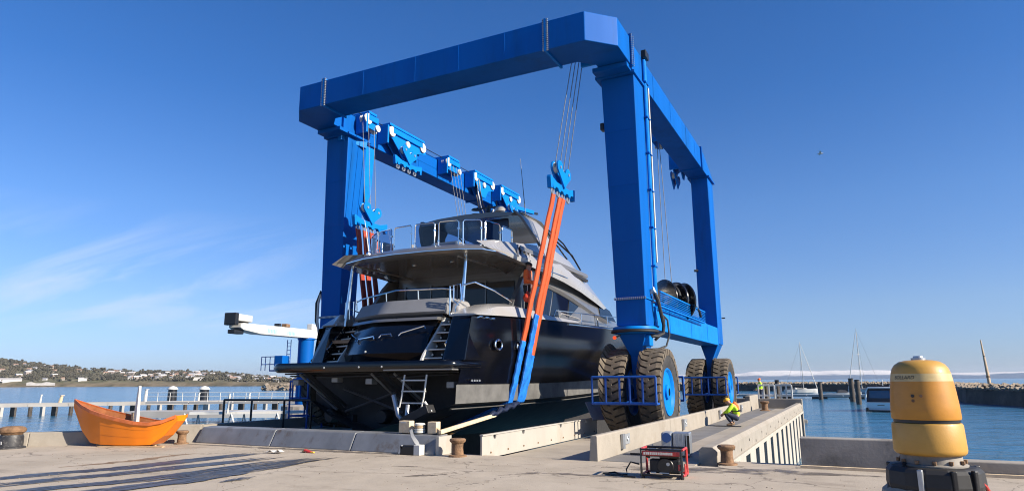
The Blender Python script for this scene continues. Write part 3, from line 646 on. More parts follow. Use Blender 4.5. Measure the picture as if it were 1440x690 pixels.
# plate joints: weld beads standing a few millimetres proud
def bead(a, b): return MB().bar(a, b, .014, .012).build('weld_bead', BLUE, hoist)
for x in (-14.3,-12.1,-10.4,-8.7): bead((x,16.918,ZB0+.01),(x,16.918,ZB1-.01))
for z in (5.9,7.7,9.5): bead((-6.2-.02*(z-4),19.44-.0195*(z-4.14)-.002,z),(-5.27,19.44-.0195*(z-4.14)-.002,z)); bead((mxx(-6.2-.02*(z-4)),19.44-.0195*(z-4.14)-.002,z),(mxx(-5.27),19.44-.0195*(z-4.14)-.002,z))
for y in (21.8,24.4,27.2,29.0): bead((-5.264,y,11.44),(-5.264,y,12.39)); bead((-17.105,y,11.44),(-17.105,y,11.84))
for y in (22.5,26.0,29.3): bead((-5.273,y,3.26),(-5.273,y,4.04))
for z in (5.2,8.0): bead((-6.07,31.94-.0125*(z-3.3),z),(-5.28,31.94-.0125*(z-3.3),z))
# wheels: one prototype copied to all eight places
def make_wheel():
    w = bpy.data.objects.new('wheel', None); COL.objects.link(w); w.parent = hoist
    prof = [(.66,-.27),(.80,-.335),(1.02,-.355),(1.17,-.345),(1.225,-.32),(1.25,-.22),(1.255,0),(1.25,.22),(1.225,.32),(1.17,.345),(1.02,.355),(.80,.335),(.66,.27)]
    t = MB(); t.lathe(prof, (0,0,0), 'x', 60, caps=False); t.build('tyre', TYRESIDE, w, smooth=True)
    lug = MB(); N = 34
    for i in range(N):
        for sgn in (-1, 1):
            a = 2*PI*(i+(.5 if sgn > 0 else 0))/N
            ring0, ring1 = [], []
            # each lug: chevron block from the shoulder to just past the centre line
            cols = [(.365*sgn, .02), (.24*sgn, .035), (.09*sgn, .085), (-.035*sgn, .115)]
            hw = .068
            lo, hi = [], []
            for x, sh in cols:
                rl = 1.24 if abs(x) < .3 else 1.10; rh = 1.325 if abs(x) < .3 else 1.285
                for rr, lst in ((rl, lo), (rh, hi)):
                    lst.append([(x, rr*math.cos(a+sh+s_*hw), rr*math.sin(a+sh+s_*hw)) for s_ in (-1, 1)])
            rings = [[lo[k][0], lo[k][1], hi[k][1], hi[k][0]] for k in range(4)]
            lug.loft(rings)
    lug.build('tread', TYRE, w, bevel=0)
    rim = MB(); rim.lathe([(.30,.10),(.50,.13),(.60,.22),(.66,.31),(.70,.325),(.715,.30),(.69,.24)], (0,0,0), 'x', 40)
    rim.lathe([(.30,-.10),(.50,-.13),(.60,-.22),(.66,-.31),(.70,-.325),(.715,-.30),(.69,-.24)], (0,0,0), 'x', 40)
    rim = rim.build('rim', BLUE2, w, smooth=True)
    h = MB(); h.lathe([(.34,.07),(.33,.14),(.24,.17),(.22,.30),(.14,.33),(.0001,.33)], (0,0,0), 'x', 24); h.lathe([(.34,-.07),(.33,-.14),(.24,-.17),(.22,-.30),(.14,-.33),(.0001,-.33)], (0,0,0), 'x', 24); h = h.build('hub', BLUE2, w, smooth=True)
    b = MB()
    for k in range(14):
        a = 2*PI*k/14; b.lathe([(.024,.12),(.024,.17)], (0,.43*math.cos(a),.43*math.sin(a)), 'x', 6)
    b.build('wheel_bolts', STEEL, rim)
    return w
wh = make_wheel(); first = True
for side in (0,1):
    for y in (20.4, 32.3):
        for x in (-6.34, -5.24):
            o = wh if first else copy_tree(wh); first = False; o.parent = hoist
            xx = mxx(x) if side else x
            o.location = (xx-XM, y-26, 1.33); o.rotation_euler = (random.uniform(0,6),0,0)
# conduits and cable ladder on the near leg
for k, (dy, r_) in enumerate(((.05,.055),(.20,.04))):
    MB().tube([(-5.20,20.36+dy,4.2),(-5.20,20.36+dy,12.3+.15*k)], r_, 8).build('conduit', BLUE2, hoist, smooth=True)
for k in range(6): MB().box(-5.26,-5.13,20.30,20.68,5.2+1.25*k,5.24+1.25*k).build('conduit_clamp', BLUE, hoist)
MB().box(-5.22,-5.16,20.70,20.80,5.4,11.4).build('cable_tray', SHEAVE, hoist)
MB().box(-5.26,-5.08,20.3,20.7,12.35,12.62).build('conduit_cap', BLACK, hoist, bevel=.03)
MB().box(-6.52,-6.38,19.5,19.75,9.7,9.95).build('flood_lamp', BLACK, hoist, bevel=.03)
MB().tube([(-5.26,33.18,4.6),(-5.1,33.22,4.6)],.03,6).build('side_pin', BLACK, hoist); MB().tube([(-6.0,31.9,6.8),(-6.15,31.8,6.8)],.06,8).build('flood_lamp', BLACK, hoist)
# fork-side lamps and hoses of the near turntable
MB().lathe([(.0001,0),(.05,.01),(.055,.06),(.0001,.08)], (-6.25,19.35,2.95), 'y', 10).build('beacon', mat('red_lamp',(.75,.03,.01),.3,emis=(1,.08,.01,.6)), hoist)
MB().bar((-6.25,19.40,2.95),(-6.0,19.75,3.12),.04).build('beacon_bracket', BLACK, hoist)
hs_ = MB().tube([(-5.16,20.1,4.4),(-5.05,20.15,4.1),(-5.02,20.3,3.7),(-5.0,20.5,3.35),(-5.02,20.45,3.1),(-5.15,20.2,3.0),(-5.3,19.9,3.02)], .055, 8).build('hose', RUBBER, hoist, smooth=True)
MB().tube([(-5.17,20.2,4.3),(-5.08,20.3,4.0),(-5.0,20.55,3.5),(-5.05,20.6,3.15),(-5.3,20.5,2.9)], .045, 8).build('hose', RUBBER, hoist, smooth=True)
MB().tube([(-5.25,21.5,3.75),(-5.12,21.52,3.6),(-5.08,21.5,3.1),(-5.12,21.2,2.75),(-5.3,20.9,2.65)], .032, 8).build('hose', RUBBER, hoist, smooth=True)
MB().tube([(-5.26,20.1,4.35),(-5.14,20.05,4.45),(-5.15,20.1,4.35)], .07, 8).build('hose_end', SHEAVE, hoist, smooth=True)
MB().bar((-5.24,20.4,3.95),(-5.24,20.95,3.40),.06,.02).build('gusset', BLUE2, hoist)
MB().prism([(20.42,3.35),(20.42,3.92),(21.0,3.35)], -5.262, -5.20, 'x').build('gusset', BLUE2, hoist)
# mesh basket on the sill
bk = MB(); y0, y1 = 20.6, 28.0
for i in range(46):
    y = y0+(y1-y0)*i/45; bk.box(-5.10,-5.088,y-.006,y+.006,3.98,4.42)
for k in range(8): bk.box(-5.105,-5.085,y0,y1,3.98+.063*k-.006,3.98+.063*k+.006)
for i in range(12):
    y = y0+(y1-y0)*i/11; bk.box(-5.9,-5.09,y-.01,y+.01,3.97,3.99); bk.box(-5.9,-5.885,y-.01,y+.01,3.97,4.42)
bk.box(-5.12,-5.07,y0,y1,4.41,4.45); bk.box(-5.12,-5.07,y0,y1,3.95,3.99); bk.box(-5.92,-5.87,y0,y1,4.41,4.45)
bk.box(-5.88,-5.12,y0,y1,4.07,4.09)
bk.build('mesh_basket', BLUE2, hoist)
# hose reel
RM = Matrix.Translation((-5.62,25.2,4.62)) @ Matrix.Rotation(R(-38),4,'Z')
def xf(mb, M4):
    mb.v = [tuple(M4 @ Vector(p)) for p in mb.v]; return mb
GLBLK = mat('gloss_black_reel', (.010,.010,.011), .22, var=.2, vs=4, coat=.6)
reel = xf(MB().lathe([(.05,-.62),(.76,-.62),(.80,-.60),(.80,-.57),(.74,-.55),(.42,-.53),(.42,-.1),(.70,-.08),(.73,-.05),(.73,.0),(.50,.03),(.50,.28),(.70,.30),(.72,.34),(.70,.38),(.05,.38)], (0,0,0), 'y', 40), RM).build('hose_reel', GLBLK, hoist, smooth=True)
xf(MB().lathe([(.0001,-.68),(.07,-.67),(.10,-.62)], (0,0,0), 'y', 12), RM).build('reel_hub', BLACK, reel)
xf(MB().tube(arc((0,-.3,0),.60,.2,5.6,30,'xz'),.055,8), RM).build('coiled_hose', RUBBER, reel, smooth=True)
MB().bar((-5.62,25.2,4.0),(-5.62,25.2,4.6),.16).build('reel_stand', BLUE2, hoist)
MB().tube([(-5.2,26.2,4.6),(-5.05,26.6,4.35),(-5.06,26.9,4.15)], .05, 8).build('hose', RUBBER, hoist, smooth=True)

# ---- trolleys along the top beams
def sheave(parent, x, y, z, r_=.27, w=.09):
    s_ = MB().lathe([(.05,-w/2),(r_,-w/2),(r_*1.02,-w/2+.01),(r_*.86,0),(r_*1.02,w/2-.01),(r_,w/2),(.05,w/2)], (x,y,z), 'x', 24).build('sheave', SHEAVE, parent, smooth=True)
    return s_
def trolley(x, s, ya, yb, plate=True, nsh=3):
    """trolley on the inner face of a beam at x, s = direction into the slip"""
    t = bpy.data.objects.new('trolley', None); COL.objects.link(t); t.parent = hoist; t.location = (x-XM,(ya+yb)/2-26,11.9); OFF[t.name] = (-x,-(ya+yb)/2,-11.9)
    def b(x0,x1,y0,y1,z0,z1,n,m_=BLUE2): return MB().box(min(x+s*x0,x+s*x1),max(x+s*x0,x+s*x1),y0,y1,z0,z1).build(n,m_,t,bevel=.015)
    b(-.5,.60,ya+.1,yb-.2,12.44,12.55,'cover')
    L_ = yb-ya
    poly = [(ya,12.40),(yb,12.40),(yb,11.95),(yb-.28*L_,11.75),(yb-.42*L_,11.30),(yb-.60*L_,11.30),(ya+.14*L_,11.90),(ya,12.05)] if plate else [(ya,12.40),(yb,12.40),(yb,11.85),(ya,11.85)]
    for k, dx in enumerate((.50,.14)): MB().prism(poly, x+s*dx-.025, x+s*dx+.025, 'x').build('side_plate', BLUE2, t, bevel=.01)
    b(.05,.60,ya-.05,ya+.05,11.6,12.4,'end_stop')
    MB().box(min(x+s*.52,x+s*.61),max(x+s*.52,x+s*.61),ya+.12*L_,yb-.12*L_,12.16,12.40).build('guard_plate', BLUE2, t, bevel=.01)
    for k in range(nsh):
        y = ya+L_*(.10+.80*k/max(1,nsh-1)); z = 12.20 if k != 1 else 11.98
        sheave(t, x+s*.565, y, z, .22 if k != 1 else .14, .06); sheave(t, x+s*.33, y, z, .2, .09)
    for k in range(3): MB().lathe([(.05,0),(.045,.04)],(x+s*.525,ya+L_*(.3+.2*k),12.3),'x',8).build('pin',STEEL,t)
    return t
XL = -17.11; XR = -6.20
for ya, yb, pl, n in ((19.9,20.7,False,2),(21.3,24.2,True,3),(26.0,27.3,False,2),(28.6,30.9,True,3),(31.6,34.2,True,3)): trolley(XL, 1, ya, yb, pl, n)
for ya, yb, pl, n in ((18.65,19.1,False,1),(26.4,28.2,False,2),(30.6,32.4,True,2)): trolley(XR, -1, ya, yb, pl, n)
MB().tube([(XL+.2,19.3,12.47),(XL+.2,34.0,12.50)],.02,6).build('travel_cable', BLACK, hoist)
MB().box(XL-.9,XL-.1,33.25,35.6,11.6,12.2).build('beam_tail', BLUE2, hoist, bevel=.02); MB().bar((XL-.2,34.2,12.0),(XL+.25,36.6,12.05),.22,.22).build('tail_arm', BLUE2, hoist); MB().bar((XL+.2,36.4,12.0),(XL+.3,37.2,12.1),.12).build('tail_hook', BLACK, hoist)
mid = MB().box(XL-.002,XL+.012,20.6,33.0,11.86,11.90).build('beam_seam', BLUE, hoist)
# cable loops below trolley four
for k, (dx, dz) in enumerate(((.5,0),(.62,.1),(.42,-.25))):
    MB().tube([(XL+dx,29.1,12.0+dz),(XL+dx+.1,29.0,11.4+dz),(XL+dx+.1,29.3,10.7+dz),(XL+dx+.05,29.8,10.3+dz),(XL+dx,30.5,10.2+dz),(XL+dx,30.9,10.9)],.03+.012*(k==0),6).build('cable_loop', (STEEL,BLACK,BLACK)[k], hoist, smooth=True)
# lighter wedge standing in for the sunlit patch on the left leg head, and a bracket
MB().prism([(20.42,11.30),(21.1,11.30),(20.95,9.3),(20.6,8.6)], -17.2, -17.05, 'x').build('sunlit_wedge', BLUE2, hoist, bevel=.01)
MB().bar((-17.3,19.2,11.3),(-16.9,20.3,11.2),.25,.3).build('head_bracket', BLUE2, hoist)
# bundled hoses outside the left leg
for k in range(2):
    MB().tube([(-18.12,19.5+.1*k,3.4),(-18.25-.08*k,19.5,4.0),(-18.25-.1*k,19.5,4.7),(-18.15,19.5,5.05+.1*k),(-18.05,19.5,4.8)], .045, 8).build('hose', RUBBER if k else SHEAVE, hoist, smooth=True)

# ---- hook blocks, ropes, slings
def hook_block(loc, rz, label, group='blue hook blocks of the hoist', tilt=0, bar=True):
    t = root('hook_block', loc, label, 'hook block', group, rz)
    t.rotation_euler = (0, tilt, rz)
    prof = []
    def lobe(cx, cz, r_, a0, a1, n=8): return [(cx+r_*math.cos(a0+(a1-a0)*i/n), cz+r_*math.sin(a0+(a1-a0)*i/n)) for i in range(n+1)]
    poly = lobe(.33,.42,.20,-.7,2.5) + [(.08,.40),(-.10,.44)] + lobe(-.33,.50,.22,.6,3.6) + [(-.18,.06),(0,-.12),(.18,.06)]
    for s_ in (-1,1): MB().prism(poly, s_*.10-.03, s_*.10+.03, 'y').build('cheek_plate', BLUE2, t, bevel=.012)
    for cx, cz in ((.33,.42),(-.33,.50)):
        MB().lathe([(.04,-.065),(.17,-.065),(.175,-.05),(.14,0),(.175,.05),(.17,.065),(.04,.065)], (cx,0,cz), 'y', 20).build('sheave', SHEAVE, t, smooth=True)
        MB().lathe([(.05,-.15),(.05,.15)], (cx,0,cz), 'y', 10).build('pin', STEEL, t)
    if bar:
        up = [(-1.0,.02),(-.98,.10),(-.5,-.02),(0,-.02),(.5,-.02),(.98,.10),(1.0,.02),(.97,-.30),(.88,-.30),(.86,-.16),(.62,-.20),(.58,-.28),(.46,-.28),(.42,-.20),(.2,-.22),(.16,-.29),(.04,-.29),(0,-.22),(-.2,-.22),(-.24,-.29),(-.36,-.29),(-.40,-.20),(-.6,-.20),(-.66,-.28),(-.78,-.28),(-.84,-.16),(-.86,-.30),(-.96,-.30)]
        MB().prism(up, -.07, .07, 'y').build('spreader', BLUE2, t, bevel=.01)
        for cx in (-.72,-.30,.10,.52): MB().tube(arc((cx,0,-.36),.085,0,2*PI,14,'xz')[:-1],.03,6,closed=True).build('shackle', STEEL, t, smooth=True)
    return t
hook_block((-7.54,18.55,7.70), R(90), 'blue hook block holding the orange slings right of the yacht')
hook_block((-16.05,19.75,7.75), R(90), 'blue hook block hanging beside the left leg behind the glass rail')
hook_block((-15.9,27.0,6.9), R(90), 'blue hook block on the far side, hidden behind the yacht roof')
hook_block((XL+.62,22.7,11.1), R(90), 'blue hook block hoisted up under the second trolley of the left beam', bar=True)
hook_block((XL+.62,33.0,10.95), R(90), 'blue hook block raised at the far end of the left beam above the yacht')
hook_block((-6.75,31.6,11.0), R(90), 'small dark hook block raised under the far end of the right beam', bar=False)
def ropes(tops, bots, label):
    t = root('hoist_ropes', Vector(bots[0]), label, 'wire rope', 'wire ropes of the hoist', world=True)
    for a, b in zip(tops, bots): MB().tube([a,b],.013,6).build('rope', WIRE, t)
ropes([(-6.86,18.22+.27*k,12.15) for k in range(4)], [(-7.54,18.05+.36*k-(.04 if k>1 else 0),8.18) for k in range(4)], 'four taut wire ropes above the orange slings')
ropes([(-16.5,19.6+.36*k,11.9) for k in range(3)], [(-16.05,19.4+.33*k,8.2) for k in range(3)], 'three wire ropes beside the left front leg')
ropes([(XL+.6,26.2+.30*k,12.1) for k in range(4)], [(-15.9,26.6+.27*k,7.35) for k in range(4)], 'thin wire ropes dropping from the left beam behind the yacht')
ropes([(-6.45,26.9,12.1),(-6.5,27.5,12.0)], [(-5.95,25.0,4.9),(-5.9,25.9,5.0)], 'two slanting wire ropes running down to the hose reel')
ropes([(-6.6,31.4,11.9),(-6.75,31.9,11.9)], [(-6.75,31.35,11.45),(-6.75,31.9,11.45)], 'short wire ropes above the small dark hook')
SLBL = mat('shaded_orange_webbing', (.30,.026,.012), .75, var=.2, vs=6, dirt=(.18,.02,.01), dirt_amt=.5, ds=3)  # orange webbing darkened: shade of the far side put into its colour
def strap(mb, pts, w, th=.035, side=(0,1,0)):
    pts = [Vector(p) for p in pts]; s_ = Vector(side); rings = []
    for i, p in enumerate(pts):
        d = (pts[min(i+1,len(pts)-1)]-pts[max(i-1,0)]).normalized(); u = (s_-d*s_.dot(d)).normalized(); n = d.cross(u)
        rings.append([p+u*w/2+n*th/2, p-u*w/2+n*th/2, p-u*w/2-n*th/2, p+u*w/2-n*th/2])
    mb.loft(rings)
def lerp3(a, b, t): return tuple(a[i]+(b[i]-a[i])*t for i in range(3))
def sling(name, tops, hull, label, seam=.80, orange=ORANGE):
    """tops: upper ends; hull: points where the strap meets the hull side, then the way under it"""
    t = root(name, hull[0][0], label, 'sling', 'lifting slings', world=True)
    for k, top in enumerate(tops):
        h = hull[k]; a, b = top, h[0]
        n = 14; pts = [lerp3(a,b,i/n) for i in range(n+1)]
        cut = int(n*(seam[k] if isinstance(seam,(list,tuple)) else seam))
        m_ = MB(); strap(m_, [(p[0]+.008*math.sin(i*2.1+k), p[1]+.010*math.sin(i*1.3), p[2]) for i, p in enumerate(pts[:cut+1])], .245, .045); sp_o = m_.build('strap', orange, t)
        for e_ in (-.10,.10):
            m_ = MB(); strap(m_, [(p[0]+.008*math.sin(i*2.1+k)+.003, p[1]+.010*math.sin(i*1.3)+e_, p[2]) for i, p in enumerate(pts[:cut+1])], .014, .056); m_.build('stitch_line', BOATTRIM, sp_o)
        m_ = MB(); lower = pts[cut:]+h[1:]
        fine = []
        for i in range(len(lower)-1):
            for j in range(4): fine.append(lerp3(lower[i],lower[i+1],j/4))
        fine.append(lower[-1])
        strap(m_, [(p[0]+.008*math.sin(i*1.7+k), p[1]+.006*math.sin(i*2.3+k), p[2]) for i, p in enumerate(fine)], .27, .08); m_.build('sleeve', SLEEVE, t, smooth=True, bevel=.02)
    return t
# ================================================================== MOTOR YACHT (held in the slings)
XC, YC = -11.78, 14.0
ya_ = root('motor_yacht', (XC,YC,0), 'large black hulled motor yacht with silver superstructure hanging in the hoist slings', 'motor yacht')
ST = [ # y, keel z, chine (x,z), boot (x,z), mid (x,z), sheer (x,z)
 (.0, .35,(2.86,1.12),(2.95,1.60),(3.08,2.3),(3.14,3.34)),
 (4, .02,(2.95,1.12),(3.05,1.60),(3.22,2.4),(3.27,3.50)),
 (8,-.12,(2.98,1.16),(3.08,1.64),(3.26,2.5),(3.32,3.66)),
 (12.5,-.10,(2.85,1.28),(2.97,1.75),(3.18,2.65),(3.28,3.80)),
 (17,.05,(2.25,1.55),(2.42,2.0),(2.78,2.9),(3.02,4.0)),
 (21,.45,(1.35,1.9),(1.55,2.3),(2.05,3.2),(2.42,4.25)),
 (24.5,1.3,(.50,2.3),(.62,2.7),(1.0,3.5),(1.35,4.5)),
 (26.8,3.0,(.03,3.2),(.04,3.4),(.08,4.0),(.14,4.72))]
def cr1(a, b, c, d, t): return .5*((2*b)+(c-a)*t+(2*a-5*b+4*c-d)*t*t+(3*b-a-3*c+d)*t**3)
def flat(s): return [s[0], s[1], *s[2], *s[3], *s[4], *s[5]]
FS = [flat(s) for s in ST]
def station(t):
    k = min(int(t), len(FS)-2); f = t-k; g = lambda i: FS[max(0,min(len(FS)-1,i))]
    return [cr1(a,b,c,d,f) for a,b,c,d in zip(g(k-1),g(k),g(k+1),g(k+2))]
SS = [station(i*.2) for i in range(int((len(FS)-1)/.2)+1)]
rake = lambda i, z: max(0, 1-i/3)*(.45+ .42*max(0,(z-1.6)/1.75))      # raked transom
def hp_(s, i, x, z): return (x, s[0]+rake(i, z), z)
def yo(x): return 1.15*min(1,max(0,(-x-.3)/2.6))
def hp_(s, i, x, z): return (x, s[0]+max(rake(i, z), (yo(x)+.45+.42*max(0,(z-1.6)/1.75)-s[0]*.9) if x < 0 else 0), z)
def skew(mb):
    mb.v = [(x,y+yo(x),z) for x,y,z in mb.v]; return mb
hb, bt, ts = MB(), MB(), MB()
for sg in (-1, 1):
    hb.loft([[hp_(s,i,0,s[1]), hp_(s,i,sg*s[2]*.55,s[1]+(s[3]-s[1])*.48), hp_(s,i,sg*s[2],s[3])] for i, s in enumerate(SS)], caps=False, open_ring=True)
    bt.loft([[hp_(s,i,sg*s[2],s[3]), hp_(s,i,sg*(s[2]+.07),s[3]+.015), hp_(s,i,sg*s[4],s[5])] for i, s in enumerate(SS)], caps=False, open_ring=True)
    ts.loft([[hp_(s,i,sg*s[4],s[5]), hp_(s,i,sg*(s[4]+.03),s[5]+.02), hp_(s,i,sg*(s[4]+(s[6]-s[4])*.55),s[5]+(s[7]-s[5])*.5), hp_(s,i,sg*s[6],s[7]), hp_(s,i,sg*(s[6]+(s[8]-s[6])*.6),s[7]+(s[9]-s[7])*.55), hp_(s,i,sg*s[8],s[9]), hp_(s,i,sg*(s[8]-.18),s[9]+.02)] for i, s in enumerate(SS)], caps=False, open_ring=True)
hull_b = hb.build('hull_bottom', BOTTOM, ya_, smooth=True); bt.build('boot_band', ANTIF, ya_, smooth=True); hull = ts.build('topsides', HULLBLK, ya_, smooth=True)
for sg in (-1,1):   # spray rails
    MB().loft([[hp_(s,i,sg*(s[2]*.97),s[3]-.10), hp_(s,i,sg*(s[2]*.97+.07),s[3]-.12), hp_(s,i,sg*(s[2]*.95),s[3]-.16)] for i, s in enumerate(SS[:26])], caps=False).build('spray_rail', ANTIF, hull_b)
# rub rail in polished steel
for sg in (-1,1):
    MB().tube([hp_(s,i,sg*(s[8]+.01),s[9]-.06) for i, s in enumerate(SS) if i > 8], .035, 6).build('rub_rail', CHROME, ya_, smooth=True)
# transom closing plates
MB().add([(-2.9,1.75,2.0),(2.9,1.75,2.0),(2.86,1.75,1.12),(1.57,1.75,.62),(0,1.75,.2),(-1.57,1.75,.62),(-2.86,1.75,1.12)], [(0,1,2,3,4,5,6)]).build('lower_transom', BOTTOM, ya_)
MB().box(-2.95,2.95,.52,1.74,1.90,1.94).build('platform_underside', DARKIN, ya_)
# portholes
for y in (2.15, 3.52):
    xx = 3.27; ph = MB().tube([(xx-.02+.0*a, y+.20*math.cos(a)**1, 2.66+.13*math.sin(a)) for a in [2*PI*k/20 for k in range(20)]], .035, 6, closed=True).build('porthole', CHROME, ya_, smooth=True)
    MB().lathe([(.0001,0),(.14,0)], (xx-.01,y,2.66), 'x', 16).build('pane', DARKGLASS, ph)
    ph.data.transform(Matrix.Translation((0,0,0)))
# hull vents
v_ = MB()
for k in range(4): v_.box(3.08,3.10,.95+.13*k,1.03+.13*k,1.68,1.73)
v_.build('hull_drain', STEEL, ya_)
# ---- bathing platform
def rr(x, y0, y1, r_, n=6):
    out = []
    for cx, cy, a0 in ((x-r_,y0+r_,-PI/2),(x-.05,y1-.05,0),(-x+.05,y1-.05,PI/2),(-x+r_,y0+r_,PI)):
        q = r_ if cy < (y0+y1)/2 else .05
        for k in range(n+1): a = a0+PI/2*k/n; out.append((cx+q*math.cos(a), cy+q*math.sin(a)))
    return out
def ringz(poly, z, s=1.0): return [(x*s, .5+(y-.5)*s, z) for x, y in poly]
pl = rr(3.10,0,1.5,.42)
MB().loft([ringz(pl,1.95,.955), ringz(pl,1.99,.985), ringz(pl,2.06,1), ringz(pl,2.14,1), ringz(pl,2.20,.985), ringz(pl,2.215,.965)]).build('bathing_platform', HULLBLK, ya_, smooth=True)
tk = rr(2.85,.22,1.2,.3); MB().prism(tk, 2.216, 2.222, 'z').build('platform_teak', mat('dark_teak',(.09,.065,.045),.6,var=.2,vs=6), ya_)
MB().box(1.0,3.11,-.015,.30,1.955,2.0).build('platform_bumper', SOFFIT, ya_, bevel=.02)
for x in (-1.0,.2,.95): MB().lathe([(.0001,0),(.03,.01),(.03,.03)], (x,-.012,2.07), 'y', 8).build('platform_light', SHEAVE, ya_)
# machinery under the platform: struts, braces, jets
for x in (-1.9, .75): MB().bar((x,.25,1.95),(x+.45,1.6,.75),.16,.10).build('platform_strut', DARKIN, ya_); MB().bar((x-.2,.5,1.95),(x+.3,1.7,1.0),.07).build('platform_strut', DARKIN, ya_)
mu = MB(); mu.tube([(-1.4,1.3,1.5),(.7,1.35,.85)],.035,8); mu.tube([(-1.4,1.42,.85),(.9,1.43,1.55)],.035,8); mu.tube([(-2.4,1.3,1.4),(-1.6,1.3,.9)],.04,8); mu.build('cross_brace', mat('grey_machinery',(.06,.06,.062),.5,var=.3,vs=6), ya_)
for x in (-.1,-2.0): MB().lathe([(.05,0),(.17,.0),(.20,.04),(.20,.30),(.16,.34)], (x,1.40,.72), 'y', 20).build('exhaust_outlet', DARKIN, ya_, smooth=True)
LGREY = mat('light_grey_fittings', (.30,.30,.29), .45, .3, var=.15, vs=8)
for x, z in ((-2.55,1.70),(-1.1,1.78),(.1,1.72),(2.7,1.62)): MB().box(x-.11,x+.11,.55,.80,z-.10,z+.06).build('under_bracket', LGREY, ya_, bevel=.02)
for x in (-2.2,.35,1.1): MB().tube([(x,.35,1.9),(x+.1,1.0,1.45),(x+.15,1.6,1.1)],.035,8).build('hydraulic_ram', LGREY, ya_, smooth=True)
MB().tube([(-2.7,.5,1.86),(-1.2,.42,1.82),(.4,.45,1.85),(1.4,.40,1.80),(2.7,.5,1.86)],.022,6).build('hydraulic_hose', RUBBER, ya_, smooth=True)
BRONZE = mat('bronze', (.28,.17,.07), .4, .8, var=.25, vs=8)
for x in (-1.25,1.25):
    MB().tube([(x,4.5,.45),(x,2.3,.10)],.05,8).build('propeller_shaft', BRONZE, ya_, smooth=True)
    pr_ = MB().lathe([(.02,0),(.11,.05),(.12,.22),(.03,.32)], (x,2.05,.06), 'y', 12).build('propeller_hub', BRONZE, ya_, smooth=True)
    for k in range(4):
        a = k*PI/2+.4; u = Vector((math.cos(a),0,math.sin(a))); w_ = Vector((-math.sin(a),.6,math.cos(a))).normalized(); c0 = Vector((x,2.2,.06))
        MB().loft([[c0+u*.10+w_*.05,c0+u*.10-w_*.05],[c0+u*.28+w_*.17,c0+u*.28-w_*.15],[c0+u*.44+w_*.12,c0+u*.44-w_*.08],[c0+u*.50+w_*.02,c0+u*.50-w_*.01]], caps=False, open_ring=True).build('propeller_blade', BRONZE, pr_)
    MB().loft([[(x-.03,1.55,.75),(x+.03,1.55,.75),(x+.01,2.0,.75),(x-.01,2.0,.75)],[(x-.03,1.65,-.35),(x+.03,1.65,-.35),(x+.01,1.95,-.35),(x-.01,1.95,-.35)]]).build('rudder', BOTTOM, ya_)
# dropped boarding ladder
ld = MB()
for x in (1.65,2.32): ld.tube([(x,.06,1.86),(x-.05,.02,1.30),(x-.1,0,1.05)],.024,6)
for z in (1.72,1.45,1.16): ld.bar((1.58,.03,z),(2.32,.03,z),.03,.035)
ld.tube([(2.30,.02,1.2),(2.45,.1,.98),(2.15,.05,.92)],.03,6)
ld.build('boarding_ladder', WHITE, ya_)
MB().obox((2.05,.10,.86),(.85,.35,.22), Matrix.Rotation(R(-24),3,'Y')).build('ladder_box', DARKIN, ya_, bevel=.02)
mu = MB(); mu.tube([(1.25,.15,1.35),(1.45,.1,.85),(1.6,.1,.72)],.06,8); mu.tube([(1.7,.15,1.1),(1.75,.05,.85)],.05,8); mu.build('trim_ram', STEEL, ya_, smooth=True)
MB().lathe([(.09,0),(.10,.03),(.05,.05)], (2.55,1.68,1.38), 'y', 12).build('skin_fitting', STEEL, ya_)
# ---- transom door, stairs, quarters
rows = []
for i in range(15):
    x = -1.55+3.25*i/14; b_ = .22*(1-((x-.05)/1.65)**2)
    rows.append([(x,.98-b_*.6,2.22),(x,.90-b_,2.45),(x,1.06-b_,2.85),(x,1.30-b_*.8,3.15),(x,1.52-b_*.7,3.36),(x,1.9,3.36)])
door = MB().loft(rows, caps=False, open_ring=True).build('transom_door', HULLBLK, ya_, smooth=True)
def dy(x, z):
    b_ = .22*(1-((x-.05)/1.65)**2); t = (z-2.45)/.9; return .90-b_+ t*.44 - .09
for seq in ([(-1.42,3.08),(-1.2,3.0),(-.85,2.90),(-.80,2.80)], [(-.70,2.78),(-.68,2.88),(-.2,2.90),(.0,2.93),(.06,2.85)], [(.2,2.88),(.25,2.96),(.55,2.98),(.62,2.90)], [(.82,2.92),(.88,3.0),(1.3,3.12),(1.5,3.18),(1.56,3.10)]):
    MB().tube([(x,dy(x,z),z) for x, z in seq], .022, 6).build('handrail', CHROME, door, smooth=True)
MB().lathe([(.0001,0),(.03,.0),(.03,.03)], (-.1,dy(-.1,2.5)-.02,2.5), 'y', 8).build('stern_light', SHEAVE, door)
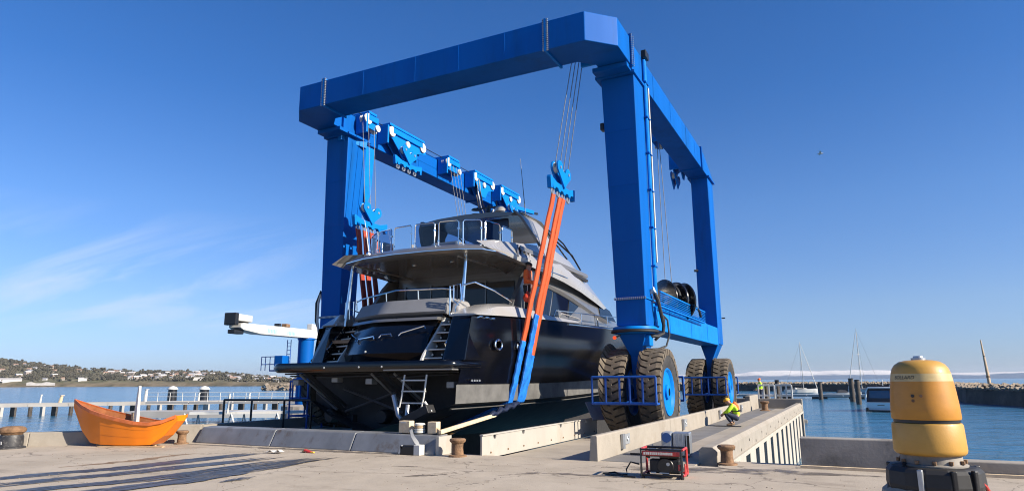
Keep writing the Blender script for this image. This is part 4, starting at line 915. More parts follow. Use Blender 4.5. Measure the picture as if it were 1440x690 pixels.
for sg, xa, xb in ((1,1.75,2.42),(-1,-2.42,-1.60)):
    stp = bpy.data.objects.new('stern_stairs', None); COL.objects.link(stp); stp.parent = ya_
    for k in range(5):
        z = 2.30+.235*k; y = .72+.20*k
        MB().box(xa,xb,y,y+.24,z-.035,z).build('tread', TEAK, stp); MB().box(xa,xb,y+.20,y+.24,z-.23,z-.036).build('riser', DARKIN, stp)
        MB().box(xa,xb,y-.012,y+.03,z-.03,z+.006).build('step_nosing', SHEAVE, stp)
        for q in (.25,.7): MB().lathe([(.03,0),(.025,-.02)], (xa+(xb-xa)*q,y+.198,z+.08),'y',8).build('step_light', SHEAVE, stp)
    for xx in (xa,xb):
        MB().prism([(.60,2.22),(.72,2.40),(1.75,3.45),(2.0,3.45),(2.0,2.22)], xx-.03, xx+.03, 'x').build('stair_cheek', HULLBLK if xx*sg > 2 else WHITE, stp)
    for k in range(3):
        y0, z0 = .78+.32*k, 2.62+.32*k
        MB().tube([((xb if sg>0 else xa)+.02*sg,y0,z0-.05),((xb if sg>0 else xa)+.02*sg,y0-.05,z0+.03),((xb if sg>0 else xa)+.02*sg,y0+.2,z0+.28),((xb if sg>0 else xa)+.02*sg,y0+.26,z0+.22)],.03,6).build('stair_rail', CHROME, stp, smooth=True)
    # quarter: bulwark wing outboard of the stairs, closed aft face
    x0, x1 = (2.45,3.12) if sg > 0 else (-3.12,-2.45)
    MB().loft([[(x0,.55,2.2),(x1,.55,2.2),(x1,2.0,2.2),(x0,2.0,2.2)],[(x0,.98,3.30),(x1,.86,3.30),(x1,2.0,3.30),(x0,2.0,3.30)],[(x0,1.04,3.40),(x1,.95,3.38),(x1,5,3.52),(x0,5,3.52)]]).build('quarter', HULLBLK, ya_, bevel=.03)
    MB().tube([(x0+.1*sg if sg>0 else x1+.1*sg,.62,2.32),(sg*2.62,.9,3.05),(sg*2.66,1.0,3.28)],.018,6).build('quarter_trim', CHROME, ya_)
    # silver cap moulding on the bulwark
    cap = [[(sg*2.35,y,z0),(sg*3.22,y,z0),(sg*3.10,y,z0+h*.75),(sg*2.80,y,z0+h),(sg*2.35,y,z0+h)] for y, z0, h in ((1.05,3.40,.06),(1.7,3.44,.22),(2.4,3.48,.36),(3.4,3.53,.42),(4.6,3.58,.36),(6,3.63,.22),(8.5,3.72,.12))]
    MB().loft(cap).build('bulwark_cap', SILVERL, ya_, smooth=True)
    for k in range(3):
        y = 1.15+.34*k; MB().tube([(sg*3.16,y,3.33),(sg*3.24,y+.02,3.36),(sg*3.24,y+.10,3.36),(sg*3.16,y+.12,3.33)],.03,6).build('fairlead', CHROME, ya_, smooth=True)
# aft sofa back with pale lower strip and a dark strip put in for the shadow between
so = MB().loft([[(x,1.62-.10*(1-(x/1.9)**2),3.56),(x,1.58-.12*(1-(x/1.9)**2),3.62),(x*.97,1.86-.1*(1-(x/1.9)**2),4.02),(x*.96,2.5,4.05),(x,2.5,3.4)] for x in [-1.95+3.8*i/14 for i in range(15)]]).build('aft_sofa', CUSH, ya_, smooth=True)
MB().box(-1.80,1.75,1.64,2.4,3.44,3.56).build('sofa_shadow_strip', DARKIN, ya_)
MB().loft([[(x,1.34-.10*(1-(x/1.8)**2),3.365),(x,1.40-.10*(1-(x/1.8)**2),3.45),(x,2.3,3.45),(x,2.3,3.365)] for x in [-1.75+3.5*i/10 for i in range(11)]]).build('sofa_base', SILVER, ya_, smooth=True)
for x in (.28,.42): MB().box(x-.03,x+.03,1.30,1.36,3.38,3.46).build('latch', BLACK, ya_)
for sg in (-1,1): MB().loft([[(sg*1.95,1.7,3.45),(sg*2.3,1.7,3.45),(sg*2.3,2.6,3.45),(sg*1.95,2.6,3.45)],[(sg*1.9,1.95,4.0),(sg*2.05,1.95,3.95),(sg*2.05,2.6,3.95),(sg*1.9,2.6,4.0)]]).build('sofa_end', SILVERL, ya_, bevel=.05)
MB().box(-3.0,3.0,1.9,5.4,2.85,2.95).build('cockpit_floor', TEAK, ya_)
# stern gate and stainless rails
gr = MB(); gr.tube([(-2.25,1.9,4.22),(-1.9,1.88,4.27),(0,1.80,4.33),(1.6,1.88,4.30),(1.85,2.0,4.27)],.026,8)
for x in (-2.25,-1.5,-.45,.75,1.85): gr.tube([(x,1.9,3.95),(x,1.86,4.29)],.022,6)
gr.build('stern_rail', CHROME, ya_, smooth=True)
g2 = MB(); g2.tube([(1.95,1.7,3.5),(1.95,1.7,4.32),(2.35,1.6,4.34),(2.4,1.6,3.9),(2.2,1.6,3.7),(2.2,1.6,3.5)],.022,6); g2.tube([(2.1,1.65,4.33),(2.1,1.65,3.9),(2.3,1.62,3.75)],.02,6); g2.tube([(2.4,1.6,4.3),(2.75,1.7,4.38),(3.0,2.4,4.2),(3.05,3.4,3.98)],.024,6); g2.build('side_gate', CHROME, ya_, smooth=True)
g3 = MB(); g3.tube([(-2.2,1.7,3.5),(-2.2,1.7,4.2),(-2.6,1.6,4.2),(-2.6,1.6,3.6)],.022,6); g3.tube([(-2.6,1.65,4.15),(-2.95,1.9,4.1),(-3.05,3.4,3.95)],.024,6); g3.tube([(-2.4,1.65,4.2),(-2.4,1.65,3.6)],.02,6); g3.build('side_gate', CHROME, ya_, smooth=True)
MB().loft([[(-2.45,.95,3.42),(-3.15,.95,3.42),(-3.15,1.9,3.46),(-2.45,1.9,3.46)],[(-2.55,1.35,3.80),(-2.85,1.3,3.72),(-2.85,1.9,3.76),(-2.55,1.9,3.82)]]).build('capstan_cover', SILVERL, ya_, bevel=.04)
for x in (1.95,-2.3): MB().tube([(x,2.3,3.4),(x+.07,2.45,5.32)],[.07,.045],8).build('awning_post', CHROME, ya_, smooth=True)
STERN = ('transom_door','handrail','stern_light','tread','riser','step_light','step_nosing','stair_cheek','stair_rail','quarter','quarter_trim','bulwark_cap','fairlead','aft_sofa','sofa_shadow_strip','sofa_base','sofa_end','latch','stern_rail','side_gate','capstan_cover')
for o in list(COL.objects):
    if o.type == 'MESH' and o.name.split('.')[0] in STERN:
        for v in o.data.vertices: v.co.y += yo(v.co.x)*max(0,min(1,(6-v.co.y)/3.5))
# ---- deckhouse
def half(x, y, z): return (x, y, z)
dh = MB(); secs = []
for y, wb, wt, zt in ((5.4,2.72,2.55,5.28),(9,2.75,2.5,5.28),(12,2.70,2.35,5.28),(14.5,2.5,2.0,5.15),(17,2.15,1.5,4.75),(19,1.8,1.0,4.35),(20.2,1.5,.8,4.1)):
    zb = 3.4+max(0,y-10)*.045
    secs.append([(-wb,y,zb),(-wb,y,zb+.25),(-wt,y,zt),(wt,y,zt),(wb,y,zb+.25),(wb,y,zb)])
dh.loft(secs).build('deckhouse', SILVER, ya_, smooth=True)
MB().box(-2.35,2.35,5.36,5.39,2.96,5.1).build('saloon_bulkhead', SOFFIT, ya_)
for k in range(4):
    xa = -2.2+1.1*k; dr = MB().box(xa+.03,xa+1.07,5.31,5.35,3.0,4.95).build('saloon_door', DARKGLASS, ya_)
    MB().box(xa-.02,xa+.03,5.28,5.36,2.98,5.0).build('door_frame', SILVER, dr)
# side wings of the cockpit
for sg in (-1,1):
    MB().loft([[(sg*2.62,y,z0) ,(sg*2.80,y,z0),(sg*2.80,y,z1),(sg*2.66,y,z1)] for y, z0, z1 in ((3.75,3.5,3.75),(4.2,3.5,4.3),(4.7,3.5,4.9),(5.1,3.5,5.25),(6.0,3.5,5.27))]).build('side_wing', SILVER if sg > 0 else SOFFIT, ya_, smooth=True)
    MB().loft([[(sg*(2.15+.1*math.sin(a*3)),3.9+a*.9,5.27-.35*math.sin(a*2)*.6),(sg*2.75,3.6+a*.9,5.27)] for a in [0,.2,.5,.8,1.0]], caps=False, open_ring=True).build('wing_fillet', SOFFIT, ya_, smooth=True)
# window band on the side of the deckhouse: raked panes under a sweeping silver brow
def side_x(y, z):
    wb, wt = 2.72+(0 if y < 9 else -(y-9)*.03), 2.55-(max(0,y-9))*.055
    zb = 3.65+max(0,y-10)*.045; t = max(0,min(1,(z-zb)/(5.28-zb))); return wb+(wt-wb)*t
def pane(sg, pts, m_=DARKGLASS, off=.02):
    n = MB(); n.add([(sg*(side_x(y,z)+off),y,z) for y, z in pts]+[(sg*(side_x(y,z)-.02),y,z) for y, z in pts], [tuple(range(len(pts)))]+[(i,(i+1)%len(pts),(i+1)%len(pts)+len(pts),i+len(pts)) for i in range(len(pts))]); return n
bands = [[(5.9,3.85),(6.9,3.85),(7.5,4.80),(6.9,4.86)],[(6.98,3.85),(8.6,3.88),(8.95,4.66),(7.58,4.79)],[(8.68,3.88),(10.3,3.92),(10.6,4.46),(9.03,4.64)],[(10.38,3.92),(12.2,4.0),(12.2,4.18),(10.68,4.44)]]
for sg in (-1,1):
    for k, bnd in enumerate(bands):
        w_ = pane(sg, bnd).build('saloon_window', DARKGLASS, ya_)
        c = [(sum(p[0] for p in bnd)/4, sum(p[1] for p in bnd)/4)][0]
    MB().tube([(sg*(side_x(y,z)+.03),y,z) for y, z in ((7.9,3.90),(8.1,3.82),(9.6,3.86),(10.1,3.95),(9.8,4.02),(8.1,4.06),(7.9,3.98))],.025,6,closed=True).build('window_trim', SILVERL, ya_, smooth=True)
    MB().loft([[(sg*(side_x(y,z)+.005),y,z+.16),(sg*(side_x(y,z)+.13),y,z+.08),(sg*(side_x(y,z)+.03),y,z)] for y, z in ((5.5,4.95),(6.9,4.88),(8,4.78),(9,4.66),(10.4,4.48),(11.5,4.32),(12.6,4.18),(13.6,4.08))], caps=False).build('window_brow', SILVERL, ya_, smooth=True)
    pane(sg, [(12.9,4.35),(15.2,4.28),(14.6,4.75),(13.0,4.95)]).build('saloon_window', DARKGLASS, ya_)
    # side rail on the walkway
    g = MB(); g.tube([(sg*3.1,y,z) for y, z in ((6.4,3.78),(6.6,4.02),(9,4.12),(12,4.25),(16,4.5),(20,4.9))],.02,6)
    for y in (9,10.5,12,14,16): g.tube([(sg*3.12,y,3.7+max(0,y-9)*.03),(sg*3.1,y,4.12+max(0,y-9)*.05)],.018,6)
    g.build('guard_rail', CHROME, ya_, smooth=True)
    MB().obox((sg*3.08,10.9,3.93),(.05,.06,.34), Matrix.Rotation(R(18),3,'X')).build('side_cleat', WHITE, ya_, bevel=.015)
MB().loft([[(-s[8]+.15,s[0],s[9]-.12),(s[8]-.15,s[0],s[9]-.12)] for s in SS[5:]], caps=False, open_ring=True).build('side_deck', SILVER, ya_)
# ---- flybridge deck: soffit, brow, coaming
op = [(-2.97,3.15),(-2.78,2.60),(-2.2,2.08),(-1.2,1.68),(0,1.52),(1.2,1.56),(2.2,1.72),(2.80,2.05),(2.97,2.55),(2.97,4),(2.95,6),(2.90,8),(2.80,9),(-2.80,9),(-2.90,8),(-2.95,6),(-2.97,4)]
def opz(z, s, dy_=0): return [(x*s, 5+(y-5)*s+dy_, z) for x, y in op]
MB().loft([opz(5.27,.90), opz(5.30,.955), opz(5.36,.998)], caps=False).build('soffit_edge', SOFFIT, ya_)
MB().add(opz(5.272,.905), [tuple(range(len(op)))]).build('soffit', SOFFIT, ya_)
MB().loft([opz(5.36,1.0), opz(5.385,1.0)], caps=False).build('brow_lip', CHROME, ya_)
MB().loft([opz(5.386,.998), opz(5.52,.945), opz(5.60,.885), opz(5.62,.87)], caps=True).build('overhang_brow', SILVER, ya_)
for x in (-1.6,-.2,1.2): MB().lathe([(.07,0),(.07,-.015)], (x,3.0,5.268),'z',12).build('soffit_light', CHROME, ya_)
for x in (-1.9,1.9): MB().box(x-.02,x+.02,2.2,5.3,5.245,5.272).build('soffit_track', SILVERL, ya_)
# corner scoops at either end of the brow
for sg in (-1,1):
    MB().loft([[(sg*2.45,2.3,5.70),(sg*2.96,2.4,5.44),(sg*2.90,2.2,5.42)],[(sg*2.5,3.3,5.90),(sg*2.99,3.4,5.46),(sg*2.97,3.3,5.36)],[(sg*2.5,4.6,6.05),(sg*3.0,4.6,5.5),(sg*2.98,4.6,5.30)],[(sg*2.48,6,6.25),(sg*2.97,6,5.55),(sg*2.93,6,5.25)],[(sg*2.42,8,6.45),(sg*2.90,8,5.55),(sg*2.85,8,5.18)],[(sg*2.30,10,6.30),(sg*2.80,10,5.35),(sg*2.75,10,5.05)],[(sg*2.1,12,5.95),(sg*2.65,12,5.1),(sg*2.62,12,4.85)],[(sg*1.8,14,5.45),(sg*2.4,14,4.85),(sg*2.38,14,4.70)],[(sg*1.3,16,4.95),(sg*1.9,16,4.72),(sg*1.9,16,4.62)]], caps=True).build('fly_coaming', SILVERL, ya_, smooth=True)
    for dz, m_ in ((.42,SOFFIT),(.22,DARKIN)):
        MB().loft([[(sg*(3.0-.55*t_-a),y,5.45+dz*1.0+.10*t_),(sg*(3.02-.55*t_-a),y,5.40+dz*.85),(sg*(2.9-.55*t_-a),y,5.40+dz*.8)] for y, t_, a in ((4.4,.28,0),(6,.33,.02),(8,.36,.07),(9.5,.30,.12),(11,.18,.22))], caps=False).build('coaming_groove', m_, ya_, smooth=True)
for sg in (-1,1):
    for k in range(4):
        y = 3.9+.30*k; MB().loft([[(sg*3.00,y,5.47),(sg*3.03,y+.05,5.45),(sg*2.98,y+.16,5.47)],[(sg*2.70,y+.55,5.95),(sg*2.74,y+.60,5.95),(sg*2.66,y+.70,5.95)]]).build('intake_fin', SILVERL if k%2 else SILVER, ya_, smooth=True)
fb = MB().loft([[(-w,y,5.2),(w,y,5.2),(w*.92,y,z),(-w*.92,y,z)] for y, w, z in ((7.6,2.42,5.8),(9,2.40,6.36),(10.3,2.2,6.22),(12,1.95,5.92),(14,1.6,5.42),(16,1.2,4.95),(17,1.0,4.7))]).build('fly_console', SILVERL, ya_, smooth=True)
# smoked windscreen forward of the helm
MB().loft([[(-2.0+i*.5,10.9-.10*((i-4)/4)**2*4,6.15),(-1.9+i*.475,10.3-.10*((i-4)/4)**2*4,6.62)] for i in range(9)], caps=False, open_ring=True).build('fly_windscreen', SMOKE, ya_, smooth=True)
MB().tube([(-1.9+i*.475,10.3-.10*((i-4)/4)**2*4,6.62) for i in range(9)],.02,6).build('screen_rail', BLACK, ya_)
# seats and bar seen through the glass
MB().box(-1.9,-1.0,3.6,4.3,5.72,6.25).build('fly_seat', CUSH, ya_, bevel=.08); MB().box(-.7,.4,4.6,5.4,5.72,6.35).build('fly_bar', SILVERL, ya_, bevel=.08); MB().box(1.0,2.0,5.2,7.0,5.72,6.3).build('fly_seat', CUSH, ya_, bevel=.08)
MB().lathe([(.12,0),(.10,.25),(.02,.55)], (-1.95,3.3,5.74),'z',12).build('deck_cone', ORANGE, ya_, smooth=True)
# glass balustrade: framed panes between stanchions
path = [(-2.40,4.9),(-2.42,4.1),(-2.25,3.35),(-1.62,2.88),(-.80,2.62),(.05,2.52),(.90,2.56),(1.70,2.66),(2.32,2.98),(2.46,3.85),(2.44,4.7)]
for (x0,y0),(x1,y1) in zip(path, path[1:]):
    d = Vector((x1-x0,y1-y0,0)); L_ = d.length; d.normalize(); a = Vector((x0,y0,0))+d*.07; b_ = Vector((x1,y1,0))-d*.07; za, zb = 5.72, 6.46
    gp_ = MB().add([(a.x,a.y,za),(b_.x,b_.y,za),(b_.x,b_.y,zb),(a.x,a.y,zb)], [(0,1,2,3)]).build('balustrade_pane', SMOKE, ya_)
    MB().tube([(a.x,a.y,5.62),(a.x,a.y,zb-.04),(a.x+d.x*.05,a.y+d.y*.05,zb+.02),(b_.x-d.x*.05,b_.y-d.y*.05,zb+.02),(b_.x,b_.y,zb-.04),(b_.x,b_.y,5.62)],.022,6).build('pane_frame', CHROME, gp_, smooth=True)
    MB().box(a.x-.03,a.x+.03,a.y-.03,a.y+.03,5.85,5.90).build('clamp', CHROME, gp_); MB().box(b_.x-.03,b_.x+.03,b_.y-.03,b_.y+.03,6.2,6.25).build('clamp', CHROME, gp_)
# ---- hardtop on swept arches
MB().loft([[(-w,y,z),(-w*.6,y,z+.10),(0,y,z+.14),(w*.6,y,z+.10),(w,y,z),(w*.95,y,z-.10),(0,y,z-.05),(-w*.95,y,z-.10)] for y, w, z in ((5.75,1.95,7.40),(6.3,2.05,7.50),(8,2.0,7.52),(9.4,1.75,7.38),(9.9,1.5,7.25))]).build('hardtop', SOFFIT, ya_, smooth=True)
for sg in (-1,1):
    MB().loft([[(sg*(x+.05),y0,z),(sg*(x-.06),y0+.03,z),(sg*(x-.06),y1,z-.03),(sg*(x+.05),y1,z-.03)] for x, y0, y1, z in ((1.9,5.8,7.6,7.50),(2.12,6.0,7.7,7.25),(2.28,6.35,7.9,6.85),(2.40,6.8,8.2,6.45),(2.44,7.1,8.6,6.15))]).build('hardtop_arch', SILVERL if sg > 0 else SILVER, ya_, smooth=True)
    MB().tube([(sg*1.7,9.6,7.3),(sg*2.1,10.8,6.7),(sg*2.15,11.6,6.2)],.035,8).build('hardtop_stay', BLACK, ya_, smooth=True)
    MB().tube([(sg*1.85,8.8,7.35),(sg*2.2,10.0,6.4)],.03,8).build('hardtop_stay', BLACK, ya_, smooth=True)
    MB().tube([(sg*1.95,8.6,7.4),(sg*2.05,10.0,7.05),(sg*2.1,11.2,6.5)],.03,8).build('hardtop_stay', BLACK, ya_, smooth=True)
MB().box(.5,1.5,6.2,6.3,6.3,7.35).build('helm_panel', mat('navy_panel',(.01,.02,.06),.25), ya_, bevel=.03)
# radar mast
rm = MB(); rm.tube([(-.1,7.6,7.6),(-.1,7.7,8.35)],[.10,.07],8); rm.bar((-.65,7.65,8.0),(.45,7.65,8.0),.05); rm.bar((-.5,7.65,8.25),(.35,7.65,8.25),.05); rm.bar((.25,7.7,7.6),(.25,7.7,8.5),.035)
ms = rm.build('radar_mast', BLACK, ya_, smooth=True)
for z, r_ in ((7.78,.22),(7.98,.25),(8.2,.20)): MB().lathe([(.02,0),(r_,.02),(r_*.8,.07),(.02,.10)], (-.62,7.65,z),'z',16).build('antenna_disc', BLACK, ms, smooth=True)
MB().lathe([(.02,0),(.20,.02),(.22,.12),(.12,.22),(.02,.25)], (.42,7.65,8.02),'z',16).build('radar_dome', SILVERL, ms, smooth=True)
for (p, q) in (((-1.5,2.35,5.62),(-1.86,2.5,6.85)),((1.1,8.6,7.55),(.95,8.4,10.3))): MB().tube([p,q],[.022,.008],6).build('whip_antenna', SHEAVE if p[0] < 0 else BLACK, ya_)
MB().lathe([(.03,0),(.09,.02),(.09,.10),(.03,.14)], (-1.45,2.2,5.62),'x',12).build('searchlight', CHROME, ya_, smooth=True)

# slings round the hull
def under(y): return [(XC+2.98,y,1.10),(XC+1.6,y,.55),(XC,y,-.10),(XC-1.6,y,.55),(XC-2.98,y,1.10)]
sling('orange_sling', [(-7.54,17.90,7.28),(-7.54,18.40,7.28),(-7.52,18.64,7.28)], [[(-8.64,17.36,1.62)]+under(17.36), [(-8.64,17.92,1.62)]+under(17.92), [(-8.64,18.16,1.64)]+under(18.16)], 'bright orange lifting sling with blue sleeves down the near side of the yacht', [.80,.66,.88])
def under_l(y): return [(XC-2.99,y,1.13)]
sling('orange_sling', [(-16.05,19.05,7.33),(-16.05,19.45,7.33),(-16.05,19.85,7.33)], [[(-15.0,18.85,1.62)]+under_l(18.85), [(-15.0,19.15,1.62)]+under_l(19.15), [(-15.0,19.5,1.64)]+under_l(19.5)], 'shade-darkened orange lifting sling on the far side of the yacht', [.82,.8,.82], SLBL)
# ================================================================== OBJECTS ON THE QUAY
# ---- orange boat, hard chine, high bow to the left
def orange_boat():
    t = root('wooden_boat', (-16.85,11.40,Q), 'orange flat bottomed wooden boat with high pointed bow standing on the quay', 'boat', rz=R(20))
    # local: x along the boat (bow at -x), y across
    st = [ # x, gunwale half width, gunwale z, chine half width, chine z
        (-2.78,.02,1.30,.02,1.08),(-2.2,.34,1.14,.10,.42),(-1.62,.56,1.01,.28,.10),(-1.05,.70,.91,.44,.06),(-.3,.80,.80,.56,.05),(.6,.82,.69,.58,.05),(1.25,.76,.66,.48,.06),(1.75,.64,.72,.36,.30),(2.25,.48,.86,.30,.70)]
    st = [(x,g,gz,c,cz) for x,g,gz,c,cz in st]
    fine = []
    for a_, b_ in zip(st, st[1:]):
        for k in range(3): fine.append(tuple(u+(v-u)*k/3 for u, v in zip(a_, b_)))
    fine.append(st[-1]); kn = 9           # a knuckle a third of the way aft
    for sg in (-1,1):
        for seg in (fine[:kn+1], fine[kn:]):
            m_ = MB()
            for f0, f1 in ((0,.34),(.34,.67),(.67,1)):      # three lapped strakes
                m_.loft([[(x,sg*(g+(c-g)*f0+.006),gz+(cz-gz)*f0),(x,sg*(g+(c-g)*f1+.014),gz+(cz-gz)*f1)] for x,g,gz,c,cz in seg], caps=False, open_ring=True)
            m_.build('side_planking', BOATOR, t, smooth=True)
    MB().loft([[(x,-c,cz),(x,c,cz)] for x,g,gz,c,cz in st], caps=False, open_ring=True).build('bottom', BOATOR, t)
    x,g,gz,c,cz = st[-1]; MB().add([(x,-g,gz),(x,g,gz),(x,c,cz),(x,-c,cz)],[(0,1,2,3)]).build('transom', BOATOR, t)
    for sg in (-1,1):
        MB().loft([[(x,sg*(g+.03),gz+.02),(x,sg*(g+.03),gz-.07),(x,sg*(g-.02),gz-.07),(x,sg*(g-.06),gz+.02)] for x,g,gz,c,cz in st]).build('gunwale', BOATTRIM, t)
        MB().loft([[(x+.01,sg*max(.005,g-.035),gz-.01),(x+.01,sg*max(.004,c-.03),cz+.03)] for x,g,gz,c,cz in st], caps=False, open_ring=True).build('inner_planking', BOATIN, t)
    MB().loft([[(x,-c*.95,cz+.035),(x,c*.95,cz+.035)] for x,g,gz,c,cz in st[1:]], caps=False, open_ring=True).build('floor_boards', BOATIN, t)
    for x, w in ((-.6,.66),(1.2,.56)): MB().box(x-.14,x+.14,-w+.06,w-.06,.46,.50).build('thwart', WOODL, t, bevel=.01)
    MB().box(-1.5,1.2,-.06,.06,-.0,.06).build('keel_runner', WOOD, t)
    MB().box(-1.0,1.9,-.70,-.50,-.01,.03).build('bilge_runner', WOOD, t)
    t.scale = (.61,.54,.90)
    return t
ob = orange_boat()
t = root('fish_box', (-16.95,11.35,Q+.36), 'white box of tangled gear lying in the orange boat', 'box', rz=R(20))
MB().box(-.45,.35,-.28,.22,.0,.16).build('tray', WHITE, t, bevel=.03)
MB().obox((.0,0,.20),(.5,.3,.08), Matrix.Rotation(R(12),3,'Y')).build('lid', WHITE, t, bevel=.02)
t = root('rope_heap', (-16.35,11.62,Q+.36), 'heap of pale rope and net in the stern of the orange boat', 'rope')
rr_ = random.Random(9); pts = [(rr_.uniform(-.35,.4), rr_.uniform(-.25,.25), .04+rr_.uniform(0,.14)) for _ in range(46)]
MB().tube(pts, .022, 5).build('rope', SHEAVE, t, smooth=True); MB().tube([(p[1]*1.2,p[0]*.7,p[2]+.03) for p in pts[:26]], .02, 5).build('orange_line', BOATTRIM, t, smooth=True)
for x, z in ((-16.95,.95),(-17.0,.75)): pass
t = root('white_mast_post', (-17.0,11.62,Q+.10), 'white post standing up out of the orange boat', 'post'); MB().loft([[(-.10,-.05,.0),(.10,-.05,.0),(.10,.05,.0),(-.10,.05,.0)],[(-.06,-.04,.8),(.05,-.04,.8),(.05,.04,.8),(-.06,.04,.8)],[(-.03,-.03,1.42),(.03,-.03,1.42),(.03,.03,1.42),(-.03,.03,1.42)]]).build('shaft', WHITE, t, bevel=.01); MB().box(-.16,-.07,-.05,.05,0,.72).build('timber_cheek', WOOD, t)

# ---- bollards
def bollard(loc, label, kind, s=1.0):
    t = root('mooring_bollard', loc, label, 'bollard', 'mooring bollards on the quay')
    if kind == 'black':
        MB().lathe([(.36,0),(.36,.04),(.29,.06),(.285,.30),(.26,.36)], n=28).build('body', BOLBLK, t, smooth=True)
        MB().lathe([(.24,.36),(.27,.40),(.32,.44),(.33,.50),(.28,.56),(.18,.585),(.0001,.59)], n=28).build('cap', RUST, t, smooth=True)
        MB().box(-.1,.12,-.292,-.284,.12,.2).build('painted_mark', SHEAVE, t)
    else:
        MB().lathe([(.22,0),(.22,.03),(.15,.05)], n=20).build('foot', RUST, t, smooth=True)
        MB().lathe([(.145,.05),(.13,.20),(.135,.30),(.19,.35),(.20,.39),(.17,.42),(.0001,.43)], n=24).build('body', RUST, t, smooth=True)
    t.scale = (s,s,s); return t
bollard((-19.15,9.78,Q), 'squat black bollard with rusty cap by the water at the far left', 'black', .92)
bollard((-16.10,12.35,Q), 'small rusty bollard between the orange boat and the kerb', 'rust', .82)
bollard((-7.72,12.72,Q), 'small tan bollard in the gap between kerb and steel plate', 'rust', .90)
bollard((-2.24,13.62,Q), 'dark rusty bollard at the near end of the pier kerb', 'rust', .86)
bollard((-4.0,36.8,Q), 'brown bollard at the far end of the walkway below the end wall', 'rust', 1.15)

# ---- generator
gx, gy = -2.92, 11.5
gen = root('portable_generator', (gx,gy,Q), 'portable generator in a red and black tubular frame', 'generator', rz=R(4)); gen.scale = (.97,.97,.92)
MB().tube([(-.35,-.24,.03),(-.35,-.24,.50),(.33,-.24,.50),(.33,-.24,.03)],.022,8).build('front_frame', BLACK, gen, smooth=True)
MB().tube([(-.35,.24,.50),(.33,.24,.50)],.022,8).build('top_tube', BLACK, gen, smooth=True); MB().tube([(-.33,-.24,.06),(.31,-.24,.06)],.02,8).build('bottom_tube', BLACK, gen, smooth=True)
fr = MB()
for sx in (-.35,.35): fr.tube([(sx,.24,.03),(sx,.24,.50)],.022,8); fr.tube([(sx,-.24,.50),(sx,.24,.50)],.022,8); fr.tube([(sx,-.24,.06),(sx,.24,.06)],.02,8)
fr.tube([(-.35,.24,.06),(.35,.24,.06)],.02,8); fr.build('side_frame', REDP, gen, smooth=True)
MB().box(-.33,.31,-.255,-.225,.395,.475).build('name_panel', REDP, gen, bevel=.006)
lt = MB(); xx = -.30
for k in range(15):
    w = random.Random(k).uniform(.018,.03); lt.box(xx,xx+w,-.258,-.2555,.412,.455); xx += w+.010
lt.build('panel_print', SHEAVE, gen)
MB().box(-.30,.30,-.20,.20,.34,.46).build('fuel_tank', BLACK, gen, bevel=.05)
MB().box(-.22,.30,-.18,.18,.08,.33).build('engine_block', DARKIN, gen, bevel=.03)
MB().lathe([(.13,0),(.15,.02),(.15,.10),(.05,.12)], (.05,-.19,.21),'y',20).build('recoil_cover', BLACK, gen, smooth=True)
MB().box(-.20,-.04,-.195,-.17,.345,.375).build('control_label', SHEAVE, gen); MB().lathe([(.03,0),(.03,.03)],(.10,-.215,.25),'y',10).build('dial', STEEL, gen)
MB().box(.10,.2,.0,.19,.12,.28).build('muffler', STEEL, gen, bevel=.02)
MB().box(-.20,-.11,-.21,-.18,.085,.11).build('socket_plate', SHEAVE, gen); MB().box(-.05,.11,-.21,-.18,.085,.105).build('socket_plate', SHEAVE, gen)
MB().prism([(.0,.02),(.18,.02),(.14,.22),(.03,.24)], .335, .352, 'x').build('end_panel', REDP, gen)
MB().box(.27,.315,-.24,-.20,.15,.25).build('fuel_tap', REDP, gen, bevel=.008)
for sx in (-.33,.33):
    for sy in (-.22,.22): MB().lathe([(.03,0),(.035,.03),(.02,.045)],(sx,sy,0),'z',8).build('rubber_foot', RUBBER, gen)
c_ = MB().tube([(gx-.40,gy-.1,Q+.20),(gx-.52,gy-.2,Q+.24),(gx-.60,gy-.2,Q+.12),(gx-.62,gy-.1,Q+.02),(gx-.85,gy-.25,Q+.02),(gx-1.05,gy-.1,Q+.02),(gx-.9,gy+.1,Q+.02),(gx-.6,gy-.3,Q+.02),(gx-.4,gy-.35,Q+.02)],.014,6).build('power_cable', RUBBER)
tag(c_, 'black cable lying in a loop left of the generator', 'cable')
# grey drum pump on the walkway behind
pb = root('grey_pump_box', (-3.42,14.6,Q+.005), 'grey ribbed metal box with a blue round disc, behind the generator', 'machine box', rz=R(5))
MB().box(-.30,-.06,-.18,.18,0,.50).build('drum', GALV, pb, bevel=.05); MB().box(-.05,.30,-.17,.17,.02,.50).build('ribbed_case', STEEL, pb, bevel=.02)
for k in range(4): MB().box(-.02+.08*k,.0+.08*k,-.185,-.17,.05,.47).build('rib', GALV, pb)
MB().box(.20,.29,-.18,-.172,.08,.44).build('dark_vent', SLATE, pb)
MB().lathe([(.0001,0),(.10,0),(.10,.012)], (-.18,-.194,.39),'y',20).build('disc', mat('disc_blue',(.02,.07,.22),.3), pb)
MB().tube([(-.30,0,.15),(-.45,-.05,.12),(-.6,-.1,.03),(-1.0,0,.02)],.02,6).build('hose', RUBBER, pb, smooth=True)
t = root('float_ball', (-3.92,14.5,Q+.005), 'small white ball lying left of the grey box', 'float'); MB().lathe([(.0001,0),(.07,.03),(.10,.10),(.07,.17),(.0001,.20)], n=14).build('ball', SHEAVE, t, smooth=True); MB().lathe([(.02,.19),(.02,.24)],n=8).build('eye', STEEL, t)

